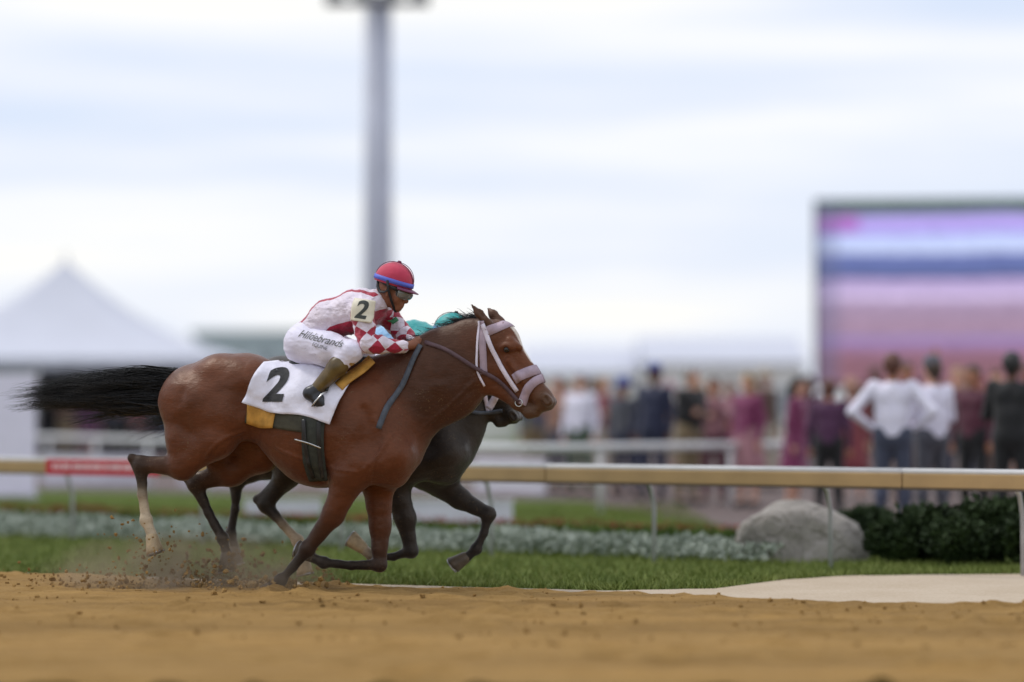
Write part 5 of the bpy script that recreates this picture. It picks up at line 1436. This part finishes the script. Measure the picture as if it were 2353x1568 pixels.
V = [(r_ * math.cos(6.2832 * i / nn), r_ * math.sin(6.2832 * i / nn), z_) for r_, z_ in cap_prof for i in range(nn)] + [(0.075 * math.cos(math.pi * (1 + i / 8)), -0.06 - 0.105 * math.sin(math.pi * i / 8), 0.004) for i in range(9)] + [(0.075 * math.cos(math.pi * (1 + i / 8)), -0.06 - 0.10 * math.sin(math.pi * i / 8), 0.014) for i in range(9)]
o_ = len(cap_prof) * nn
Fc = [(j * nn + i, j * nn + (i + 1) % nn, (j + 1) * nn + (i + 1) % nn, (j + 1) * nn + i) for j in range(len(cap_prof) - 1) for i in range(nn)] + [tuple(range(o_, o_ + 9)), tuple(range(o_ + 17, o_ + 8, -1))] + [(o_ + i, o_ + i + 1, o_ + 10 + i, o_ + 9 + i) for i in range(8)]
ho = MB().add(V, Fc).build('cap', M_SKIN, smooth=True); CAP = ho.data; bpy.data.objects.remove(ho)
CLR = dict(white=(232, 228, 246), lilac=(170, 166, 196), black=(26, 26, 30), magenta=(150, 58, 108), maroon=(104, 44, 66), navy=(44, 50, 84), blue=(62, 84, 160), pink=(196, 140, 150), rose=(170, 84, 92), grey=(104, 104, 116),
           khaki=(150, 130, 98), brown=(104, 74, 60), cream=(214, 202, 184), green=(86, 110, 84), red=(164, 50, 56), slate=(86, 92, 116), sky=(130, 170, 204), peach=(206, 158, 136), teal=(64, 126, 130), plum=(98, 52, 92), orange=(198, 116, 70))
SKINS = [skin_material('skin_light', lin(206, 158, 136)), skin_material('skin_mid', lin(170, 118, 92)), skin_material('skin_deep', lin(104, 68, 52))]
HAIRS = dict(brown=(0.05, 0.028, 0.016), black=(0.012, 0.011, 0.011), blond=(0.30, 0.20, 0.09), grey=(0.28, 0.27, 0.26), auburn=(0.10, 0.032, 0.018))
def fabric(c): return plain('fabric_' + c, tuple(x * (1.0 if c == 'white' else 0.62) for x in lin(*CLR[c])), 0.8, 0.10, 7, 0.4, 14, 0.012, sheen=0.2)
def hairm(c): return plain('hair_' + c, HAIRS[c], 0.55, 0.3, 20, 0.5, 60)
def spectator(px_, dep, pose, rz, shirt, trouser, hair, head, skin, hgt, label):
    p = at(px_, 1000, dep); hr = random.Random(label)
    if dep > 30: rz += hr.uniform(-55, 55); hgt *= hr.uniform(0.94, 1.04)
    e_ = empty('person', (p[0], p[1], 0.012), math.radians(rz)); e_.rotation_euler[0] = math.radians(hr.uniform(-3, 4)); e_.scale = (hgt / 1.72,) * 3
    tag(e_, label, 'person', 'spectators on the infield')
    ms = {'body': SKINS[skin], 'shirt': fabric(shirt), 'trousers': fabric(trouser), 'skirt': fabric(trouser), 'hair': hairm(hair), 'shoe': M_LEATH}
    for nm, me in PROTO[pose]:
        o = bpy.data.objects.new(nm, me); COL.objects.link(o); o.parent = e_
        o.material_slots[0].link = 'OBJECT'; o.material_slots[0].material = ms[nm]
    if head:
        kind_, c = head; o = bpy.data.objects.new(kind_, HAT if kind_ == 'hat' else CAP); COL.objects.link(o); o.parent = e_; o.location = (0, 0.005, 1.665 if kind_ == 'hat' else 1.675)
        o.material_slots[0].link = 'OBJECT'; o.material_slots[0].material = fabric(c)
PEOPLE = [
    (2052, 28.0, 'akimbo', 170, 'white', 'slate', 'auburn', None, 1, 1.80, 'stocky man in white shirt and slate trousers, hands on hips, behind the rail'),
    (2142, 28.7, 'folded', 205, 'white', 'grey', 'brown', ('cap', 'grey'), 0, 1.76, 'man in white shirt, grey trousers and grey cap beside the stocky man'),
    (2325, 27.4, 'folded', 160, 'black', 'black', 'black', None, 2, 1.80, 'person all in black near the right edge behind the rail'),
    (2238, 31.0, 'down', 15, 'maroon', 'black', 'brown', None, 1, 1.76, 'person in maroon top and black trousers beside the person in black'),
    (1905, 31.5, 'down', 165, 'plum', 'black', 'auburn', None, 1, 1.66, 'person in plum top left of the white shirts'),
    (1818, 33.0, 'dress', 20, 'magenta', 'magenta', 'black', None, 0, 1.66, 'woman in magenta dress left of the white shirts'),
    (1718, 34.5, 'dress', -10, 'magenta', 'pink', 'blond', None, 0, 1.64, 'woman in magenta top and pink skirt with long blond hair'),
    (1640, 36.0, 'phone', 10, 'pink', 'maroon', 'brown', None, 1, 1.66, 'person in pink top and maroon trousers holding hands up to the face'),
    (1575, 35.5, 'folded', 30, 'black', 'khaki', 'grey', None, 0, 1.74, 'person in black top and khaki trousers with folded arms'),
    (1500, 37.0, 'down', -20, 'navy', 'navy', 'black', ('cap', 'blue'), 2, 1.78, 'man all in navy wearing a blue cap'),
    (1440, 38.0, 'down', 10, 'grey', 'navy', 'brown', ('hat', 'blue'), 1, 1.70, 'person in grey top wearing a wide blue hat'),
    (1392, 40.0, 'folded', -15, 'rose', 'cream', 'blond', None, 0, 1.72, 'person in rose top and cream trousers'),
    (1335, 39.0, 'down', 5, 'white', 'green', 'brown', None, 0, 1.70, 'person in white top and green trousers'),
    (1282, 41.0, 'phone', -5, 'peach', 'grey', 'auburn', None, 0, 1.68, 'person in peach top holding hands up to the face'),
    (1235, 42.5, 'down', 12, 'slate', 'khaki', 'black', None, 1, 1.74, 'person in slate top and khaki trousers by the horse muzzle'),
    (1955, 36.5, 'dress', -15, 'rose', 'rose', 'auburn', ('hat', 'peach'), 0, 1.64, 'woman in rose dress and peach hat behind the white shirts'),
    (2085, 35.0, 'wave', 8, 'pink', 'brown', 'brown', None, 1, 1.76, 'person in pink top with one arm raised behind the white shirts'),
    (2200, 37.0, 'phone', -12, 'peach', 'navy', 'blond', None, 0, 1.74, 'person in peach top and navy trousers behind the maroon top'),
    (2290, 34.0, 'down', 20, 'red', 'brown', 'auburn', None, 0, 1.84, 'tall person in red top and brown trousers near the right edge'),
    (2360, 36.0, 'wave', -8, 'rose', 'black', 'brown', None, 1, 1.80, 'person in rose top with raised arm at the right edge'),
    (1760, 42.0, 'down', 15, 'brown', 'cream', 'grey', ('hat', 'cream'), 0, 1.76, 'person in brown top, cream trousers and cream hat'),
    (1680, 43.0, 'folded', -8, 'orange', 'brown', 'brown', None, 1, 1.72, 'person in orange top and brown trousers'),
    (1860, 44.0, 'phone', 3, 'maroon', 'grey', 'black', None, 2, 1.76, 'person in maroon top and grey trousers holding hands up'),
    (1610, 45.0, 'down', -18, 'teal', 'khaki', 'blond', None, 0, 1.74, 'person in teal top and khaki trousers'),
    (1540, 46.0, 'dress', 6, 'peach', 'cream', 'brown', ('hat', 'pink'), 0, 1.66, 'woman in peach and cream dress with pink hat'),
    (1468, 47.0, 'folded', 22, 'white', 'navy', 'grey', None, 0, 1.76, 'person in white top and navy trousers with folded arms'),
    (1365, 48.0, 'down', -8, 'maroon', 'slate', 'black', None, 2, 1.76, 'person in maroon top and slate trousers'),
    (1306, 49.0, 'dress', 14, 'pink', 'rose', 'auburn', None, 0, 1.66, 'woman in pink top and rose skirt'),
    (2010, 43.0, 'down', -6, 'brown', 'brown', 'brown', None, 2, 1.84, 'person all in brown behind the white shirts'),
    (2130, 44.0, 'folded', 10, 'orange', 'maroon', 'black', None, 1, 1.80, 'person in orange top and maroon trousers behind the white shirts'),
    (2255, 46.0, 'down', -4, 'pink', 'slate', 'grey', ('cap', 'red'), 0, 1.80, 'man in pink top and red cap far back at right'),
    (2330, 48.0, 'dress', 9, 'red', 'red', 'blond', None, 0, 1.70, 'woman in red dress far back at right'),
    (330, 64.0, 'down', 8, 'rose', 'grey', 'brown', None, 0, 1.72, 'person in rose top and grey trousers behind the black tail'),
    (265, 66.0, 'folded', -10, 'slate', 'black', 'black', None, 1, 1.76, 'person in slate top standing before the marquee tent'),
    (205, 63.0, 'dress', 12, 'plum', 'plum', 'brown', None, 0, 1.66, 'woman in plum dress standing before the marquee tent'),
    (150, 68.0, 'phone', 0, 'brown', 'khaki', 'grey', None, 0, 1.74, 'person in brown top standing before the marquee tent'),
    (365, 70.0, 'down', -14, 'sky', 'navy', 'blond', None, 0, 1.74, 'person in pale blue top behind the hind legs'),
]
for a in PEOPLE: spectator(*a)

# ------------------------------------------------------------------ clods of dirt thrown up by the hooves
def clods(spots):
    V = []; Fc = []
    ico = bmesh.new(); bmesh.ops.create_icosphere(ico, subdivisions=1, radius=1.0)
    bvv = np.array([v.co[:] for v in ico.verts]); bff = np.array([[v.index for v in f.verts] for f in ico.faces]); ico.free()
    k = 0
    for (px_, py_, y_, sx_, sz_, n_, smax) in spots:
        c = FB(px_, py_, y_)
        for _ in range(n_):
            p = c + RNG.normal(0, 1, 3) * np.array([sx_, 0.12, sz_]); p[2] = abs(p[2]) + 0.015
            s_ = smax * RNG.uniform(0.12, 1.0) ** 2.2 + 0.003
            V.append((bvv * (1 + RNG.normal(0, 0.22, (len(bvv), 1)))) * s_ * RNG.uniform(0.6, 1.2, 3) + p); Fc.append(bff + k * len(bvv)); k += 1
    for _ in range(1100):                    # crumbs lying loose on the track
        gx = RNG.uniform(-4.5, 4.0); ci = int(np.argmin(np.abs(TRK[0] - gx))); gy_ = RNG.uniform(13.5, TRK[1][ci] + TRK[2][ci] - 0.35); cj = min(int(np.searchsorted(TRK[3], (gy_ - TRK[1][ci]) / TRK[2][ci])), len(TRK[3]) - 1); d_ = np.array([gx, gy_, 0]) - FB.o
        s_ = 0.017 * RNG.uniform(0.15, 1.0) ** 3 + 0.003
        p = np.array([d_ @ FB.ex, d_ @ FB.ey, TRK[4][ci, cj] + s_ * 0.25])
        V.append((bvv * (1 + RNG.normal(0, 0.22, (len(bvv), 1)))) * s_ * RNG.uniform(0.6, 1.2, 3) + p); Fc.append(bff + k * len(bvv)); k += 1
    o = mesh_np('dirt_clods', np.concatenate(V), np.concatenate(Fc), M_DIRT, smooth=False)
    o.location = FB.o; o.rotation_euler = (0, 0, -FB.h)
    tag(o, 'clods of brown dirt thrown up around the galloping hooves', 'dirt', kind='stuff')
clods([(520, 1320, 0.16, 0.16, 0.10, 380, 0.017), (345, 1290, -0.16, 0.16, 0.13, 200, 0.012), (610, 1368, -0.15, 0.22, 0.04, 420, 0.022), (430, 1355, 0.0, 0.5, 0.05, 420, 0.016), (240, 1350, -0.1, 0.45, 0.07, 260, 0.012), (700, 1330, 0.9, 0.15, 0.08, 160, 0.014)])

# ------------------------------------------------------------------ dust hanging behind the hooves
def dust():
    c = FB(440, 1300, 0.0); hx, hy, hz = 1.15, 0.75, 0.34
    o = MB().box(-hx, hx, -hy, hy, -hz, hz).build('dust_cloud', None)
    o.location = FB.o + FB.ex * c[0] + np.array([0, 0, hz + 0.03]); o.rotation_euler = (0, 0, -FB.h)
    m = bpy.data.materials.new('dust_volume'); m.use_nodes = True; t = m.node_tree; t.nodes.clear()
    out_ = t.nodes.new('ShaderNodeOutputMaterial'); pv_ = t.nodes.new('ShaderNodeVolumePrincipled')
    pv_.inputs['Color'].default_value = (0.62, 0.48, 0.34, 1)
    tc_ = t.nodes.new('ShaderNodeTexCoord'); nz_ = t.nodes.new('ShaderNodeTexNoise'); nz_.inputs['Scale'].default_value = 3.2; nz_.inputs['Detail'].default_value = 3
    t.links.new(tc_.outputs['Object'], nz_.inputs['Vector'])
    mp_ = t.nodes.new('ShaderNodeMapping'); mp_.inputs['Scale'].default_value = (1 / hx, 1 / hy, 1 / hz); mp_.inputs['Location'].default_value = (0, 0, 0.75)
    t.links.new(tc_.outputs['Object'], mp_.inputs[0])
    ln = t.nodes.new('ShaderNodeVectorMath'); ln.operation = 'LENGTH'; t.links.new(mp_.outputs[0], ln.inputs[0])
    fall = t.nodes.new('ShaderNodeMapRange'); t.links.new(ln.outputs['Value'], fall.inputs[0]); fall.inputs[1].default_value = 1.0; fall.inputs[2].default_value = 0.15; fall.inputs[3].default_value = 0; fall.inputs[4].default_value = 1
    nr = t.nodes.new('ShaderNodeMapRange'); t.links.new(nz_.outputs['Fac'], nr.inputs[0]); nr.inputs[1].default_value = 0.40; nr.inputs[2].default_value = 0.72; nr.inputs[3].default_value = 0; nr.inputs[4].default_value = 6.5
    mu = t.nodes.new('ShaderNodeMath'); mu.operation = 'MULTIPLY'; t.links.new(fall.outputs[0], mu.inputs[0]); t.links.new(nr.outputs[0], mu.inputs[1])
    t.links.new(mu.outputs[0], pv_.inputs['Density']); t.links.new(pv_.outputs[0], out_.inputs['Volume'])
    o.data.materials.append(m)
    tag(o, 'thin brown dust hanging around the hind hooves', 'dust', kind='stuff')
dust()
